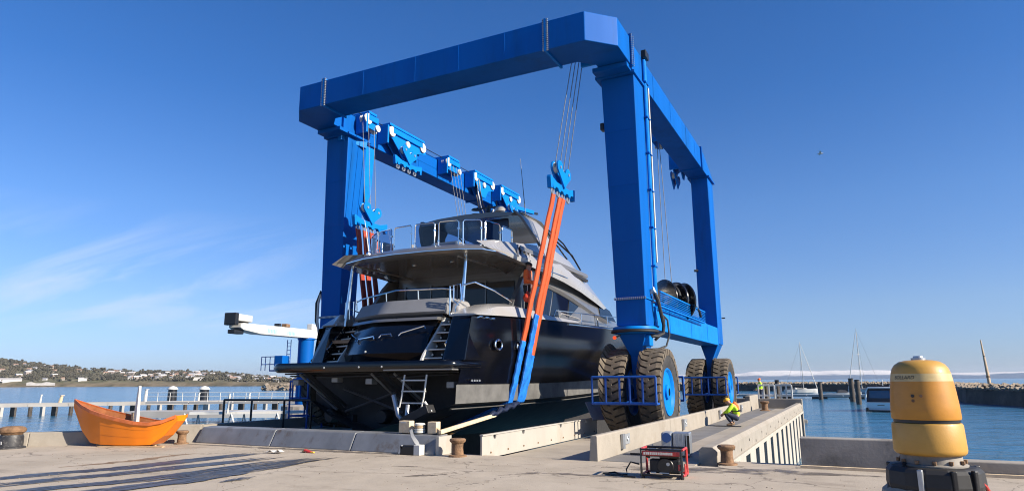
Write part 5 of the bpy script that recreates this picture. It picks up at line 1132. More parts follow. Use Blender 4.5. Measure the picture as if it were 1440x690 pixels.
# ---- yellow capped post in the right foreground
yp = root('yellow_capped_post', (.49,6.0,Q), 'stout post with a big yellow domed cap and black collar, right foreground', 'post')
MB().lathe([(.36,0),(.36,.70),(.345,.78),(.31,.81)], n=36).build('pillar', CONC, yp, smooth=True)
cm = MB(); poly = [(.315*math.cos(a)*(1+.03*math.cos(5*a)), .315*math.sin(a)*(1+.03*math.cos(5*a))) for a in [2*PI*k/14 for k in range(14)]]
cm.loft([[(x,y,.80) for x,y in poly],[(x*1.02,y*1.02,.84) for x,y in poly],[(x,y,.93) for x,y in poly],[(x*.9,y*.9,.965) for x,y in poly]])
cm.build('rubber_collar', RUBBER, yp, bevel=.015)
for a in (-1.9,-1.25,-.75,2.6,.4): MB().obox((.318*math.cos(a),.318*math.sin(a),.885),(.035,.035,.15), Matrix.Rotation(a,3,'Z')).build('collar_clamp', STEEL if a == -1.9 else BLACK, yp, bevel=.008)
MB().loft([[(-.30,-.10,.55),(-.20,-.22,.55),(-.12,-.18,.55)],[(-.32,-.08,.80),(-.22,-.22,.80),(-.14,-.2,.80)],[(-.28,-.05,.97),(-.2,-.2,.98),(-.16,-.12,1.0)]]).build('torn_fender', RUBBER, yp, bevel=.02)
MB().tube([(.27,-.1,.88),(.31,-.06,.84),(.33,-.02,.80)],.012,6).build('red_lashing', REDP, yp)
MB().lathe([(.23,.955),(.235,.975),(.205,.985),(.20,1.03),(.20,1.05)], n=36).build('flange', CONCG, yp, smooth=True)
for k in range(12): MB().lathe([(.014,.985),(.014,1.01)], (.215*math.cos(k*.5236),.215*math.sin(k*.5236),0),'z',6).build('bolt', RUST, yp)
MB().lathe([(.17,1.035),(.222,1.045),(.236,1.06),(.240,1.08),(.234,1.255),(.226,1.270),(.20,1.275)], n=56).build('cap_skirt', YEL2, yp, smooth=True)
MB().lathe([(.20,1.272),(.218,1.275),(.218,1.295),(.20,1.30)], n=48).build('seal', BLACK, yp, smooth=True)
dome = MB().lathe([(.20,1.295),(.226,1.297),(.230,1.31),(.226,1.40),(.217,1.50),(.208,1.575)], n=64).build('cap_body', YEL, yp, smooth=True)
MB().lathe([(.208,1.5752),(.203,1.61),(.199,1.632)], n=64).build('faded_band', YELBAND, yp, smooth=True)
MB().lathe([(.199,1.6322),(.188,1.67),(.168,1.70),(.135,1.722),(.09,1.732),(.05,1.735),(.0001,1.736)], n=64).build('cap_dome', YEL2, yp, smooth=True)
MB().lathe([(.05,1.73),(.05,1.75),(.035,1.752),(.033,1.765),(.0001,1.767)], (-.0,0,0), n=16).build('top_vent', STEEL, yp, smooth=True)
for ang, z, r_, m_ in ((-112,1.47,.012,BLACK),(-98,1.47,.011,RUST),(-112,1.435,.011,RUST)):
    a = R(ang); rad = .222; MB().lathe([(.0001,.004),(r_,.003),(r_,-.01)], (0,0,0),'x',12)
    o = MB().lathe([(r_,-.012),(r_,.003),(.0001,.004)], (0,0,0),'x',12).build('rivet', m_, yp); o.location = (rad*math.cos(a),rad*math.sin(a),z); o.rotation_euler = (0,0,a)
# lettering printed round the band
def curved_text(body, parent, r0, z, ang0, size, m_, lean=.25, nm='lettering', sp=1.0):
    cu = bpy.data.curves.new(nm, 'FONT'); cu.body = body; cu.size = size; cu.shear = lean; cu.space_character = sp; cu.resolution_u = 3
    o = bpy.data.objects.new(nm, cu); COL.objects.link(o); bpy.context.view_layer.update()
    me = bpy.data.meshes.new_from_object(o.evaluated_get(bpy.context.evaluated_depsgraph_get())); bpy.data.objects.remove(o); bpy.data.curves.remove(cu)
    bm = bmesh.new(); bm.from_mesh(me); bmesh.ops.subdivide_edges(bm, edges=bm.edges, cuts=1)
    for v in bm.verts:
        a = R(ang0)+v.co.x/r0; rr2 = r0 - (v.co.y)*.14; v.co = (rr2*math.cos(a), rr2*math.sin(a), z+v.co.y)
    bm.to_mesh(me); bm.free(); me.materials.append(m_); ob2 = bpy.data.objects.new(nm, me); COL.objects.link(ob2); ob2.parent = parent; return ob2
curved_text('BOLLARD', yp, .2085, 1.592, -150, .036, LETTER)

# ---- small things by the kerb
t = root('kerb_latch_box', (-8.83,12.62,Q), 'small black box with a white curved handle before the kerb', 'latch box')
MB().box(-.28,.10,-.10,.10,0,.20).build('box', BLACK, t, bevel=.02); MB().box(.10,.26,-.11,.09,0,.22).build('end_plate', WHITE, t, bevel=.01)
MB().loft([[(.20,-.06,.16),(.24,-.02,.16),(.20,.05,.16),(.14,.0,.16)],[(.08,-.05,.26),(.16,-.02,.30),(.12,.04,.28),(.04,.0,.24)],[(-.02,-.03,.38),(.04,-.02,.42),(.0,.03,.42),(-.06,.0,.38)],[(-.07,-.02,.52),(-.02,-.01,.56),(-.04,.02,.56),(-.10,.0,.52)]]).build('handle', WHITE, t, smooth=True)
MB().bar((-.30,-.08,.02),(-.22,-.08,.20),.04).build('side_arm', WHITE, t)
t = root('crumpled_paper', (-12.0,11.6,Q+.02), 'crumpled white paper lying on the wet apron', 'litter'); pm = MB()
rp = random.Random(4); g = [[(-.20+.10*i, -.08+.08*j, rp.uniform(0,.06)) for j in range(3)] for i in range(5)]; pm.loft(g, caps=False, open_ring=True); pm.build('sheet', WHITE, t); pm2 = MB().loft([[(x*.5+.22,y*.7,z+.02) for x,y,z in r_] for r_ in g], caps=False, open_ring=True).build('fold', WHITE, t)
t = root('red_wrapper', (-11.3,12.0,Q), 'torn red and yellow wrapper on the apron before the kerb', 'litter')
MB().obox((0,0,.03),(.22,.10,.05), Matrix.Rotation(R(14),3,'Y')).build('red_part', REDP, t, bevel=.015); MB().obox((-.14,.02,.03),(.10,.08,.05), Matrix.Rotation(R(-20),3,'Y')).build('pale_part', YELBAND, t, bevel=.015); MB().obox((.16,-.03,.02),(.10,.05,.03)).build('yellow_part', YHELM, t, bevel=.01)
t = root('timber_block', (-9.35,13.1,.525), 'upright tan timber block standing on the kerb end', 'timber'); MB().box(-.15,.15,-.10,.10,0,.27).build('block', WOODL, t, bevel=.012); MB().box(-.10,.06,-.104,-.10,.22,.25).build('paper_tag', SHEAVE, t)
t = root('timber_block', (-8.62,13.15,.525), 'narrow tan timber block beside the rope coil on the kerb', 'timber'); MB().box(-.12,.12,-.09,.09,0,.26).build('block', WOODL, t, bevel=.012); MB().obox((.13,-.05,.06),(.24,.06,.10), Matrix.Rotation(R(35),3,'Y')).build('wedge', WOOD, t)
t = root('rope_coil', (-8.98,13.1,.525), 'small coil of pale rope between two timber blocks on the kerb', 'rope')
for k in range(4): MB().tube([(.10*math.cos(a),.10*math.sin(a),.03+.055*k) for a in [2*PI*j/14 for j in range(14)]],.03,6,closed=True).build('turn', SHEAVE if k != 2 else WOOD, t, smooth=True)
pr = root('timber_prop', (-8.35,13.0,.53), 'pale timber pole propped from the kerb end towards the hull', 'pole', world=True)
MB().bar((-8.35,12.98,.57),(-8.55,16.0,.80),.07,.09).build('pole', WOODL, pr, bevel=.01)
MB().tube([(-8.55+.03*math.sin(i*2.2),15.7+.13*i,.80+.02*i+.03*math.sin(i*1.7)) for i in range(14)],[.05+.02*(i%3) for i in range(14)],7).build('lashing', mat('navy_strap',(.006,.012,.035),.5,var=.4,vs=8,bump=.6,bs=12), pr, smooth=True)

# ---- black rails and pipe at the left end of the kerb, blue stand by the yacht's quarter
rl = root('black_guard_rail', (-17.0,14.2,0), 'black steel guard rail at the left end of the slip', 'railing', world=True)
def rail(t, pts, z0, z1, r_=.03, m_=BLACK, mid=True, n=None):
    MB().tube([(x,y,z1) for x,y in pts], r_, 6).build('top_rail', m_, t)
    if mid: MB().tube([(x,y,(z0+z1)/2) for x,y in pts], r_*.7, 6).build('mid_rail', m_, t)
    for x, y in pts: MB().tube([(x,y,z0),(x,y,z1)], r_, 6).build('post', m_, t)
rail(rl, [(-20.8,17.6),(-19.6,17.8),(-18.2,18.0),(-17.1,18.2)], 0, 1.06, .04, BLACK, False)
bs_ = root('blue_access_stand', (-18.3,19.8,0), 'blue tubular access stand under the left corner of the bathing platform', 'stand', world=True)
for x in (-18.95,-18.05): 
    for y in (19.0,19.8): MB().tube([(x,y,0),(x,y,1.75)],.035,6).build('upright', RAILBLUE, bs_)
for z in (.45,1.1,1.72): MB().tube([(-18.95,19.0,z),(-18.05,19.0,z),(-18.05,19.8,z),(-18.95,19.8,z)],.03,6,closed=True).build('ring_rail', RAILBLUE, bs_)
rail(root('grey_hand_rail', (-17.2,21,0), 'pale grey hand rail behind the blue access stand', 'railing', world=True), [(-17.6,20.0),(-16.7,20.2),(-16.3,22.5)], 0, 1.35, .03, STEEL)

# ---- people
def skin_mesh(name, verts, edges, rad, m_, parent, levels=2):
    me = bpy.data.meshes.new(name); me.from_pydata(verts, edges, []); me.materials.append(m_)
    o = bpy.data.objects.new(name, me); COL.objects.link(o); o.parent = parent
    o.modifiers.new('skin', 'SKIN'); 
    if not me.skin_vertices: bpy.context.view_layer.objects.active = o; bpy.ops.mesh.customdata_skin_add()
    for i, r_ in enumerate(rad):
        sv = me.skin_vertices[0].data[i]; sv.radius = (r_, r_) if isinstance(r_, float) else r_; sv.use_root = (i == 0)
    o.modifiers['skin'].use_smooth_shade = True
    s_ = o.modifiers.new('sub', 'SUBSURF'); s_.levels = levels; s_.render_levels = levels
    return o
def person(name, loc, rz, J, label, jacket, trousers, hat, vest=None):
    """J: joint positions (local metres, facing -y)"""
    t = root(name, loc, label, 'person', rz=rz)
    V = []; E = []; Rr = []
    def add(p, r_, par=None):
        V.append(tuple(p)); Rr.append(r_); i = len(V)-1
        if par is not None: E.append((par, i))
        return i
    pel = add(J['pelvis'], .13); chest = add(J['chest'], .14, pel); neck = add(J['neck'], .055, chest); hd = add(J['head'], .085, neck); cr_ = add(J['crown'], .07, hd)
    nose = add(Vector(J['head'])+Vector(J.get('face',(0,-1,0)))*.10+Vector((0,0,-.01)), .018, hd)
    for s_ in 'lr':
        sh = add(J['sh'+s_], .06, chest); el = add(J['el'+s_], .042, sh); wr = add(J['wr'+s_], .032, el)
        d = (Vector(J['wr'+s_])-Vector(J['el'+s_])).normalized(); side = d.cross(Vector((0,0,1)));  side = side.normalized() if side.length > .1 else Vector((1,0,0)); dn = d.cross(side)
        pm_ = add(Vector(J['wr'+s_])+d*.07, .034, wr)
        for k in range(4): 
            b0 = Vector(V[pm_])+side*(.03-.02*k); f1 = add(b0+d*(.045+.008*(k in (1,2)))+dn*.005, .010, pm_); add(Vector(V[f1])+d*.03+dn*.018, .009, f1)
        th = add(Vector(V[wr])+side*.045+d*.03, .012, wr); add(Vector(V[th])+d*.035, .010, th)
        hp2 = add(J['hip'+s_], .09, pel); kn = add(J['kn'+s_], .062, hp2); an = add(J['an'+s_], .042, kn); add(J['toe'+s_], .035, an)
    skin_mesh('body', V, E, Rr, SKIN, t)
    # jacket, trousers, boots follow the body
    Vj = [J['pelvis'],J['waist'] if 'waist' in J else lerp3(J['pelvis'],J['chest'],.5),J['chest'],lerp3(J['chest'],J['neck'],.6)]; Ej = [(0,1),(1,2),(2,3)]; Rj = [(.135,.12),(.155,.135),(.175,.145),(.10,.09)]
    for s_ in 'lr':
        b = len(Vj); Vj += [J['sh'+s_],J['el'+s_],lerp3(J['el'+s_],J['wr'+s_],.92)]; Ej += [(2,b),(b,b+1),(b+1,b+2)]; Rj += [.088,.068,.055]
    skin_mesh('jacket', Vj, Ej, Rj, jacket, t)
    Vt = [J['pelvis']]; Et = []; Rt_ = [.11]
    for s_ in 'lr':
        b = len(Vt); Vt += [J['hip'+s_],J['kn'+s_],lerp3(J['kn'+s_],J['an'+s_],.9)]; Et += [(0,b),(b,b+1),(b+1,b+2)]; Rt_ += [.105,.085,.062]
    skin_mesh('trousers', Vt, Et, Rt_, trousers, t)
    for s_ in 'lr': 
        a, b = Vector(J['an'+s_]), Vector(J['toe'+s_]); skin_mesh('boot', [a+Vector((0,0,.06)), a+Vector((0,0,-.03)), lerp3(a,b,.5), tuple(b)], [(0,1),(1,2),(2,3)], [.058,.056,.052,.042], BOOT, t)
    c = Vector(J['crown']); h = Vector(J['head']); u = (c-h).normalized(); f = Vector(J.get('face',(0,-1,0)))
    hm_ = MB(); rings = []
    for k in range(7):
        a = k/6*PI/2; rings.append([(h+u*(.02+.115*math.sin(a)))+ (f*math.cos(q)*1.08+f.cross(u)*math.sin(q))*.112*math.cos(a) for q in [2*PI*j/16 for j in range(16)]])
    hm_.loft(rings); hm_.build('hood' if vest == 'hood' else 'helmet', hat, t, smooth=True)
    br_ = MB(); br_.loft([[h+u*.03+(f*math.cos(q)+f.cross(u)*math.sin(q))*r_ for q in [2*PI*j/16 for j in range(16)]] for r_ in (.112,.135)], caps=False); br_.build('brim', hat, t)
    for sx in (-1,1):
        p = h+f*.088+f.cross(u)*.032*sx+u*.005; MB().obox(p,(.018,.018,.014)).build('eye', HAIR, t)
    p = h+f*.085-u*.055; MB().obox(p,(.04,.012,.010)).build('mouth', mat('lip',(.30,.12,.10),.6), t)
    if isinstance(vest, tuple):
        m_, back = vest; MB().loft([[Vector(J['chest'])+Vector(back)*(.14+.07*k)+Vector((sx*w,0,0))+Vector(q)  for sx in (-1,1) for q in ((0,0,0),)] for k in (0,1) for w in (.12,) for q in ((0,0,0),)], caps=False)
    return t
# crouching worker, bent forward over the knees, facing left
Jc = dict(pelvis=(.10,.0,.30), waist=(.11,0,.46), chest=(.02,0,.64), neck=(-.10,0,.76), head=(-.19,0,.83), crown=(-.23,0,.94), face=(-.90,0,-.35),
    shl=(-.02,-.20,.70), shr=(-.02,.20,.70), ell=(-.20,-.25,.50), elr=(-.20,.24,.50), wrl=(-.34,-.07,.42), wrr=(-.33,.08,.40),
    hipl=(.08,-.11,.28), hipr=(.08,.11,.28), knl=(-.30,-.16,.46), knr=(-.28,.16,.48), anl=(-.06,-.15,.09), anr=(-.02,.16,.09), toel=(-.26,-.16,.035), toer=(-.22,.17,.035))
w1 = person('person', (-3.72,24.6,Q), R(8), Jc, 'crouching worker in a lime high visibility jacket with orange pack on the walkway', HIVIS, DENIM, YHELM, 'hood')
pk = skin_mesh('backpack', [(.13,0,.50),(.12,0,.66),(.0,0,.82)], [(0,1),(1,2)], [.085,.10,.08], HIOR, w1)
band = MB().lathe([(.175,0),(.178,.03),(.175,.06)], (.075,0,.50), 'z', 20); band.v = [(x*1.0,y*1.05,z) for x,y,z in band.v]; band.build('dark_belt', BLACK, w1)
c_ = MB().obox((0,0,.012),(.9,.10,.024)).build('crow_bar', BLACK); c_.location = (-3.9,24.3,Q+.004); tag(c_, 'dark tool lying on the walkway by the crouching worker', 'tool')
# standing worker beyond the end wall, seen side on
def stand(lean=0, arms=.1): return dict(pelvis=(0,0,.93), waist=(0,0,1.10), chest=(0,-.02,1.32), neck=(0,-.02,1.50), head=(0,-.05,1.62), crown=(0,-.05,1.73), face=(0,-1,-.15),
    shl=(-.19,-.02,1.42), shr=(.19,-.02,1.42), ell=(-.26,-.02,1.14), elr=(.26,.0,1.14), wrl=(-.24,-.16-arms,1.0), wrr=(.24,-.14-arms,1.0),
    hipl=(-.10,0,.90), hipr=(.10,0,.90), knl=(-.11,-.02,.50), knr=(.11,-.02,.50), anl=(-.11,.02,.09), anr=(.11,.02,.09), toel=(-.12,-.14,.035), toer=(.12,-.14,.035))
person('person', (-5.45,48.5,.0), R(-70), stand(arms=.15), 'standing worker in lime vest and orange helmet beyond the pier end wall', HIVIS, DENIM, HIOR)
person('person', (-6.0,38.2,.0), R(60), stand(arms=.05), 'worker in yellow half hidden behind the rear wheel of the hoist', mat('yellow_jacket',(.80,.52,.03),.8), DENIM, YHELM)
# person in orange on the yacht's side deck behind the slings
person('person', (XC+3.02,YC+4.55,3.62), R(100), stand(arms=.2), 'person in an orange jacket on the yacht side deck behind the slings', HIOR, mat('dark_trousers',(.02,.02,.024),.85), HAIR)
REDF = mat('red_fender', (.55,.05,.02), .5)
fd = root('round_fender', (XC+3.2,YC+4.15,3.96), 'round red fender hanging on the yacht side behind the slings', 'fender'); MB().lathe([(.02,.08),(.10,.11),(.14,.22),(.10,.33),(.04,.37),(.03,.42)], n=20).build('ball', REDF, fd, smooth=True); MB().tube([(0,0,.42),(0,.02,.6)],.01,5).build('lanyard', SHEAVE, fd)

# ---- white gates and posts on the end of the pier
for k, (x, y, lab) in enumerate(((-4.75,45.2,'white plastic barrier with three openings, nearest the standing worker'),(-3.75,45.4,'white plastic barrier at the outer corner beyond the end wall'))):
    t = root('plastic_barrier', (x,y,0), lab, 'barrier', 'white barriers beyond the end wall', rz=R(-8 if k else 4)); w = .95
    for xx in (-w/2,-w/6,w/6,w/2): MB().box(xx-.045,xx+.045,-.05,.05,.18,1.32).build('upright', WHITE, t, bevel=.02)
    for z in (.18,.62,1.25): MB().box(-w/2,w/2,-.045,.045,z,z+.12).build('cross_bar', WHITE, t, bevel=.02)
    MB().box(-w/2-.02,w/2+.02,-.18,.18,0,.17).build('foot', WHITE, t, bevel=.03)
MB().box(-4.2,-3.0,44.9,45.8,-3,-.001).build('barrier_base', DECK, pier)
# ---- foul-weather piles
def pile(x, y, top, r_, label, m_=PILEM, cap=None, z0=-4, lean=0):
    t = root('mooring_pile', (x,y,WZ), label, 'pile', 'mooring piles in the harbour')
    MB().tube([(0,0,z0-WZ),(lean*.5,0,(top-WZ)*.5),(lean,0,top-WZ)],[r_*1.05,r_,r_*.95],12).build('shaft', m_, t, smooth=True)
    if cap: MB().lathe([(r_*1.15,0),(r_*1.2,.1),(r_*.8,.5),(.0001,.75)],(lean,0,top-WZ),'z',14).build('cap', cap, t, smooth=True)
    else: MB().lathe([(r_*1.04,0),(r_*1.04,.12),(.0001,.14)],(lean,0,top-WZ),'z',12).build('band', BLACK, t)
    return t
for x, y, top, r_, lab in ((-4.3,47.6,1.5,.14,'dark post rising from the pier end behind the white barriers'),(-5.15,48.9,1.2,.13,'dark post next to the standing worker'),(-4.8,132,1.0,.35,'dark mooring pile left of the pontoon gap'),(.2,121,1.6,.40,'left one of two close dark piles by the motor boat'),(.95,110,1.4,.36,'right one of two close dark piles by the motor boat'),(-14,133,.8,.35,'dark mooring pile behind the white sailing boat stern')): pile(x,y,top,r_,lab)
# leaning wooden pole before the breakwater
t = root('leaning_pole', (21.2,137,WZ-1), 'tall wooden pole leaning left before the breakwater', 'pole'); MB().tube([(0,0,0),(.1,1.9,3.6),(.22,3.9,7.4),(.33,5.9,11.2)],[.34,.28,.20,.10],10).build('shaft', WOOD, t, smooth=True); MB().lathe([(.14,0),(.16,.1),(.14,.2)],(.25,4.3,8.2),'z',8).build('band', BLACK, t); MB().lathe([(.28,0),(.30,.12),(.28,.25)],(.14,2.5,4.7),'z',10).build('band', RUST, t)

# ---- marina pontoon and boats
t = root('marina_pontoon', (0,140,WZ), 'long low grey pontoon across the marina', 'pontoon')
PONT = mat('pontoon_deck',(.30,.29,.27),.85,var=.2,vs=.4)
for k in range(9): MB().box(-26+6.2*k,-20+6.2*k,-1.3,1.3,.35,.75).build('deck_section', PONT, t); MB().box(-25.2+6.2*k,-22.6+6.2*k,-1.1,1.1,-.5,.34).build('float', DARKIN, t)
t = root('work_float', (-7.2,63,WZ), 'low pale raft floating off the end of the pier', 'raft', rz=R(12)); MB().box(-3.2,3.6,-.9,.9,-.2,.28).build('deck', CONC, t, bevel=.04); MB().box(-3.0,3.4,-1,1,-.4,-.2).build('float', DARKIN, t)
def hull_mesh(mb, L_, B, z0, z1, n=14, bow=.25):
    rings = []
    for i in range(n+1):
        f = i/n; w = B/2*min(1,(1-f)**.55*1.6)*(.82+.18*min(1,f*4)); zs = z1+bow*f*f; rings.append([(-w,f*L_,zs),(-w*.88,f*L_,z0+(zs-z0)*.35),(-w*.25,f*L_,z0),(w*.25,f*L_,z0),(w*.88,f*L_,z0+(zs-z0)*.35),(w,f*L_,zs)])
    mb.loft(rings); return mb
def sail_boat(loc, rz, L_, mast, label, rake=0):
    t = root('sailing_boat', loc, label, 'sailing boat', 'sailing boats in the marina', rz=rz)
    hull_mesh(MB(), L_, L_*.31, -.3, .95).build('hull', WHITE, t, smooth=True)
    MB().loft([[(-L_*.09,L_*.3,1.0),(L_*.09,L_*.3,1.0),(L_*.07,L_*.3,1.45),(-L_*.07,L_*.3,1.45)],[(-L_*.07,L_*.68,1.05),(L_*.07,L_*.68,1.05),(L_*.04,L_*.66,1.25),(-L_*.04,L_*.66,1.25)]]).build('coachroof', WHITE, t, bevel=.08)
    for s_ in (-1,1): MB().box(s_*L_*.083-.01,s_*L_*.083+.01,L_*.36,L_*.56,1.12,1.28).build('cabin_window', DARKGLASS, t)
    MB().tube([(0,L_*.58,1.0),(rake*.3,L_*.58,mast*.5),(rake,L_*.575,mast)],[.10,.085,.05],8).build('mast', SHEAVE, t, smooth=True)
    MB().tube([(0,L_*.56,2.1),(0,L_*.14,2.0)],.11,8).build('boom', CANVAS, t, smooth=True)
    MB().tube([(0,L_*.985,1.3),(rake*.95,L_*.60,mast*.95)],[.10,.05],6).build('furled_jib', WHITE, t)
    for p in ((0,.02*L_,1.2),(-L_*.15,.55*L_,1.0),(L_*.15,.55*L_,1.0)): MB().tube([p,(rake*.97,L_*.575,mast*.97)],.018,4).build('stay', WIRE, t)
    MB().bar((-.8,L_*.58,mast*.6),(.8,L_*.58,mast*.6),.06).build('spreader', SHEAVE, t)
    MB().box(-L_*.1,L_*.1,L_*.05,L_*.28,1.0,1.3).build('cockpit_coaming', CANVAS, t, bevel=.05)
    return t
sail_boat((-15.4,190,WZ), R(-72), 8.2, 13.2, 'white sailing boat with bare mast, nearest the pier end', 0)
sail_boat((6.9,186,WZ), R(60), 8.5, 16.0, 'white sailing boat with the taller mast behind the motor boat', 0)
sail_boat((16,196,WZ), R(80), 7.5, 6.0, 'dark covered sailing boat with a short mast beside the yellow capped post')
BWHITE = mat('bright_white_gelcoat',(.75,.75,.73),.3)
# motor boat, stern towards us
mb_ = root('cabin_cruiser', (2.9,86,WZ), 'small white cabin cruiser with black canopy moored stern towards the quay', 'motor boat', rz=R(-10))
hull_mesh(MB(), 8.2, 3.3, -.35, 1.05, bow=.7).build('hull', BWHITE, mb_, smooth=True)
MB().box(-1.55,1.55,-.35,.1,.05,.22).build('bathing_platform', BLACK, mb_, bevel=.03); MB().box(-1.45,1.1,-.03,.02,.42,1.05).build('transom', BWHITE, mb_, bevel=.03)
MB().box(1.12,1.45,-.04,.02,.40,1.2).build('transom_gate', BLACK, mb_); MB().box(-.35,.35,-.045,-.03,.70,.80).build('name_mark', CONC, mb_)
MB().loft([[(-1.55,1.8,1.0),(1.55,1.8,1.0),(1.4,2.2,2.55),(-1.4,2.2,2.55)],[(-1.4,5.2,1.2),(1.4,5.2,1.2),(1.1,4.2,2.5),(-1.1,4.2,2.5)]]).build('wheelhouse', WHITE, mb_, bevel=.06)
MB().loft([[(-1.5,.3,1.05),(1.5,.3,1.05),(1.35,.5,2.55),(-1.35,.5,2.55)],[(-1.45,2.2,1.05),(1.45,2.2,1.05),(1.35,2.2,2.65),(-1.35,2.2,2.65)]]).build('canopy', CANVAS, mb_, bevel=.05)
MB().add([(-1.15,.33,1.5),(.95,.33,1.5),(.9,.48,2.38),(-1.1,.48,2.38)],[(0,1,2,3)]).build('rear_window', GLASSB, mb_)
MB().tube([(-1.5,.25,1.1),(-1.42,.3,2.2),(-1.2,.4,2.66),(1.2,.4,2.66),(1.42,.3,2.2),(1.62,.1,1.5),(1.5,.1,1.05)],.07,8).build('canopy_hoop', BWHITE, mb_, smooth=True)
MB().tube([(.1,2.0,2.6),(.1,2.2,3.5)],.05,6).build('radar_post', WHITE, mb_); MB().box(-.9,.9,1.2,2.4,2.66,2.85).build('folded_top', CANVAS, mb_, bevel=.06)
MB().box(-1.5,-1.2,-.5,-.2,.1,.5).build('fender', BLACK, mb_, bevel=.1)
for (x, y, L_, rz, lab) in ((-4.5,150,6.5,-80,'low white boat hull on the far side of the pontoon gap'),(12,150,7,75,'white boat partly hidden behind the yellow capped post'),(-33,150,6,-70,'dark small boat moored beyond the pier end')):
    t = root('moored_boat', (x,y,WZ), lab, 'boat', 'small boats along the pontoon', rz=R(rz)); hull_mesh(MB(), L_, 2.3, -.3, .85).build('hull', WHITE if x > -30 else DARKIN, t, smooth=True); MB().loft([[(-.7,L_*.3,.8),(.7,L_*.3,.8),(.55,L_*.36,1.5),(-.55,L_*.36,1.5)],[(-.6,L_*.65,.85),(.6,L_*.65,.85),(.4,L_*.55,1.4),(-.4,L_*.55,1.4)]]).build('cuddy', CANVAS, t, bevel=.05)

# ---- left: timber jetty, gangway, posts
jt = root('timber_jetty', (-90,44,WZ), 'long pale timber jetty on piles across the water at the left', 'jetty', world=True)
JD = mat('bleached_deck',(.36,.34,.31),.85,var=.15,vs=.4,dirt=(.3,.27,.22),dirt_amt=.5,ds=.3)
A = Vector((-99,30,0)); B = Vector((-60,71,0)); d = (B-A).normalized(); nrm = Vector((-d.y,d.x,0)); L_ = (B-A).length
if nrm.dot(Vector((-1,.5,0))) < 0: nrm = -nrm
N = 14
for k in range(N):
    a = A+d*(L_*k/N+.03); b_ = A+d*(L_*(k+1)/N)
    MB().loft([[(*(p+nrm*u).to_tuple()[:2],z) for u, z in ((0,-.95),(0,-.55),(2.6,-.55),(2.6,-.95))] for p in (a,b_)]).build('deck_section', JD, jt)
    p = a+d*.3; MB().tube([(p.x,p.y,-4),(p.x,p.y,-.96)],.22,8).build('pile', PILEM, jt)
    q = a+d*1.5; MB().bar((q.x,q.y,-2.4),(q.x,q.y,-.96),.5,.30).build('fender_timber', JD if k%3 else PILEM, jt); q = a+d*2.7; MB().bar((q.x,q.y,-2.4),(q.x,q.y,-.96),.9,.22).build('fender_timber', PILEM if k%3 else JD, jt)
rj = random.Random(2)
for k, (u_, h, w, m_, ln) in enumerate(((3.5,.8,.16,STEEL,.15),(8.8,1.0,.12,SHEAVE,.3),(12.2,1.35,.28,WOODL,.2),(14.8,1.25,.18,WOODL,.12),(21,.9,.1,SHEAVE,.1),(23,.8,.2,WOODL,.25),(32,1.4,.2,WHITE,.1),(38,.9,.12,WHITE,.05),(44,.8,.12,WHITE,0))):
    p = A+d*u_+nrm*(1.5); t = root('jetty_post', (p.x,p.y,-.55), ('grey metal','thin pale','stout tan timber','slim tan timber','thin white','short tan timber','tall white','slim white','short white')[k]+' post on the jetty, '+('first','second','third','fourth','fifth','sixth','seventh','eighth','ninth')[k]+' from the left', 'post', 'posts along the timber jetty')
    MB().tube([(0,0,0),(ln,0,h)],[w,w*.8],8).build('shaft', m_, t); MB().box(ln-w,ln+w,-w,w,h,h+.06).build('cap', m_, t)
gw = root('white_gangway', (-60,52,-1), 'white railed gangway with thin posts above the water behind the orange boat', 'gangway', world=True)
for z0_, off in ((-.75,0),):
    A2 = Vector((-74,52,0)); B2 = Vector((-42,62,0))
    for k in range(6):
        a = A2.lerp(B2,k/6); b_ = A2.lerp(B2,(k+1)/6-.004); MB().bar((a.x,a.y,-.6),(b_.x,b_.y,-.6),1.4,.20).build('deck_section', JD, gw)
    for k in range(22):
        a = A2.lerp(B2,k/21); MB().tube([(a.x,a.y-.6,-.5),(a.x,a.y-.6,.55)],.04,6).build('post', WHITE, gw)
    for z in (.1,.55): MB().tube([(A2.x,A2.y-.6,z),(B2.x,B2.y-.6,z)],.03,6).build('rail', SHEAVE, gw)
for k, (x, y, lab) in enumerate(((-120,89,'dark pile with a white cone cap, left one of the pair above the orange boat'),(-109,87.5,'dark pile with a white cone cap, right one of the pair above the orange boat'))): pile(x,y,.35,.85,lab,BLACK,WHITE)
pf = root('grey_pontoon', (-46,44,WZ), 'grey floating pontoon with a pale edge left of the yacht', 'pontoon', world=True)
for k in range(4): MB().bar((-62+9.5*k,42+4.2*k,-1.25),(-52.6+9.5*k,46.1+4.2*k,-1.25),3.0,.6).build('deck_section', JD if k%2 == 0 else WHITE, pf)
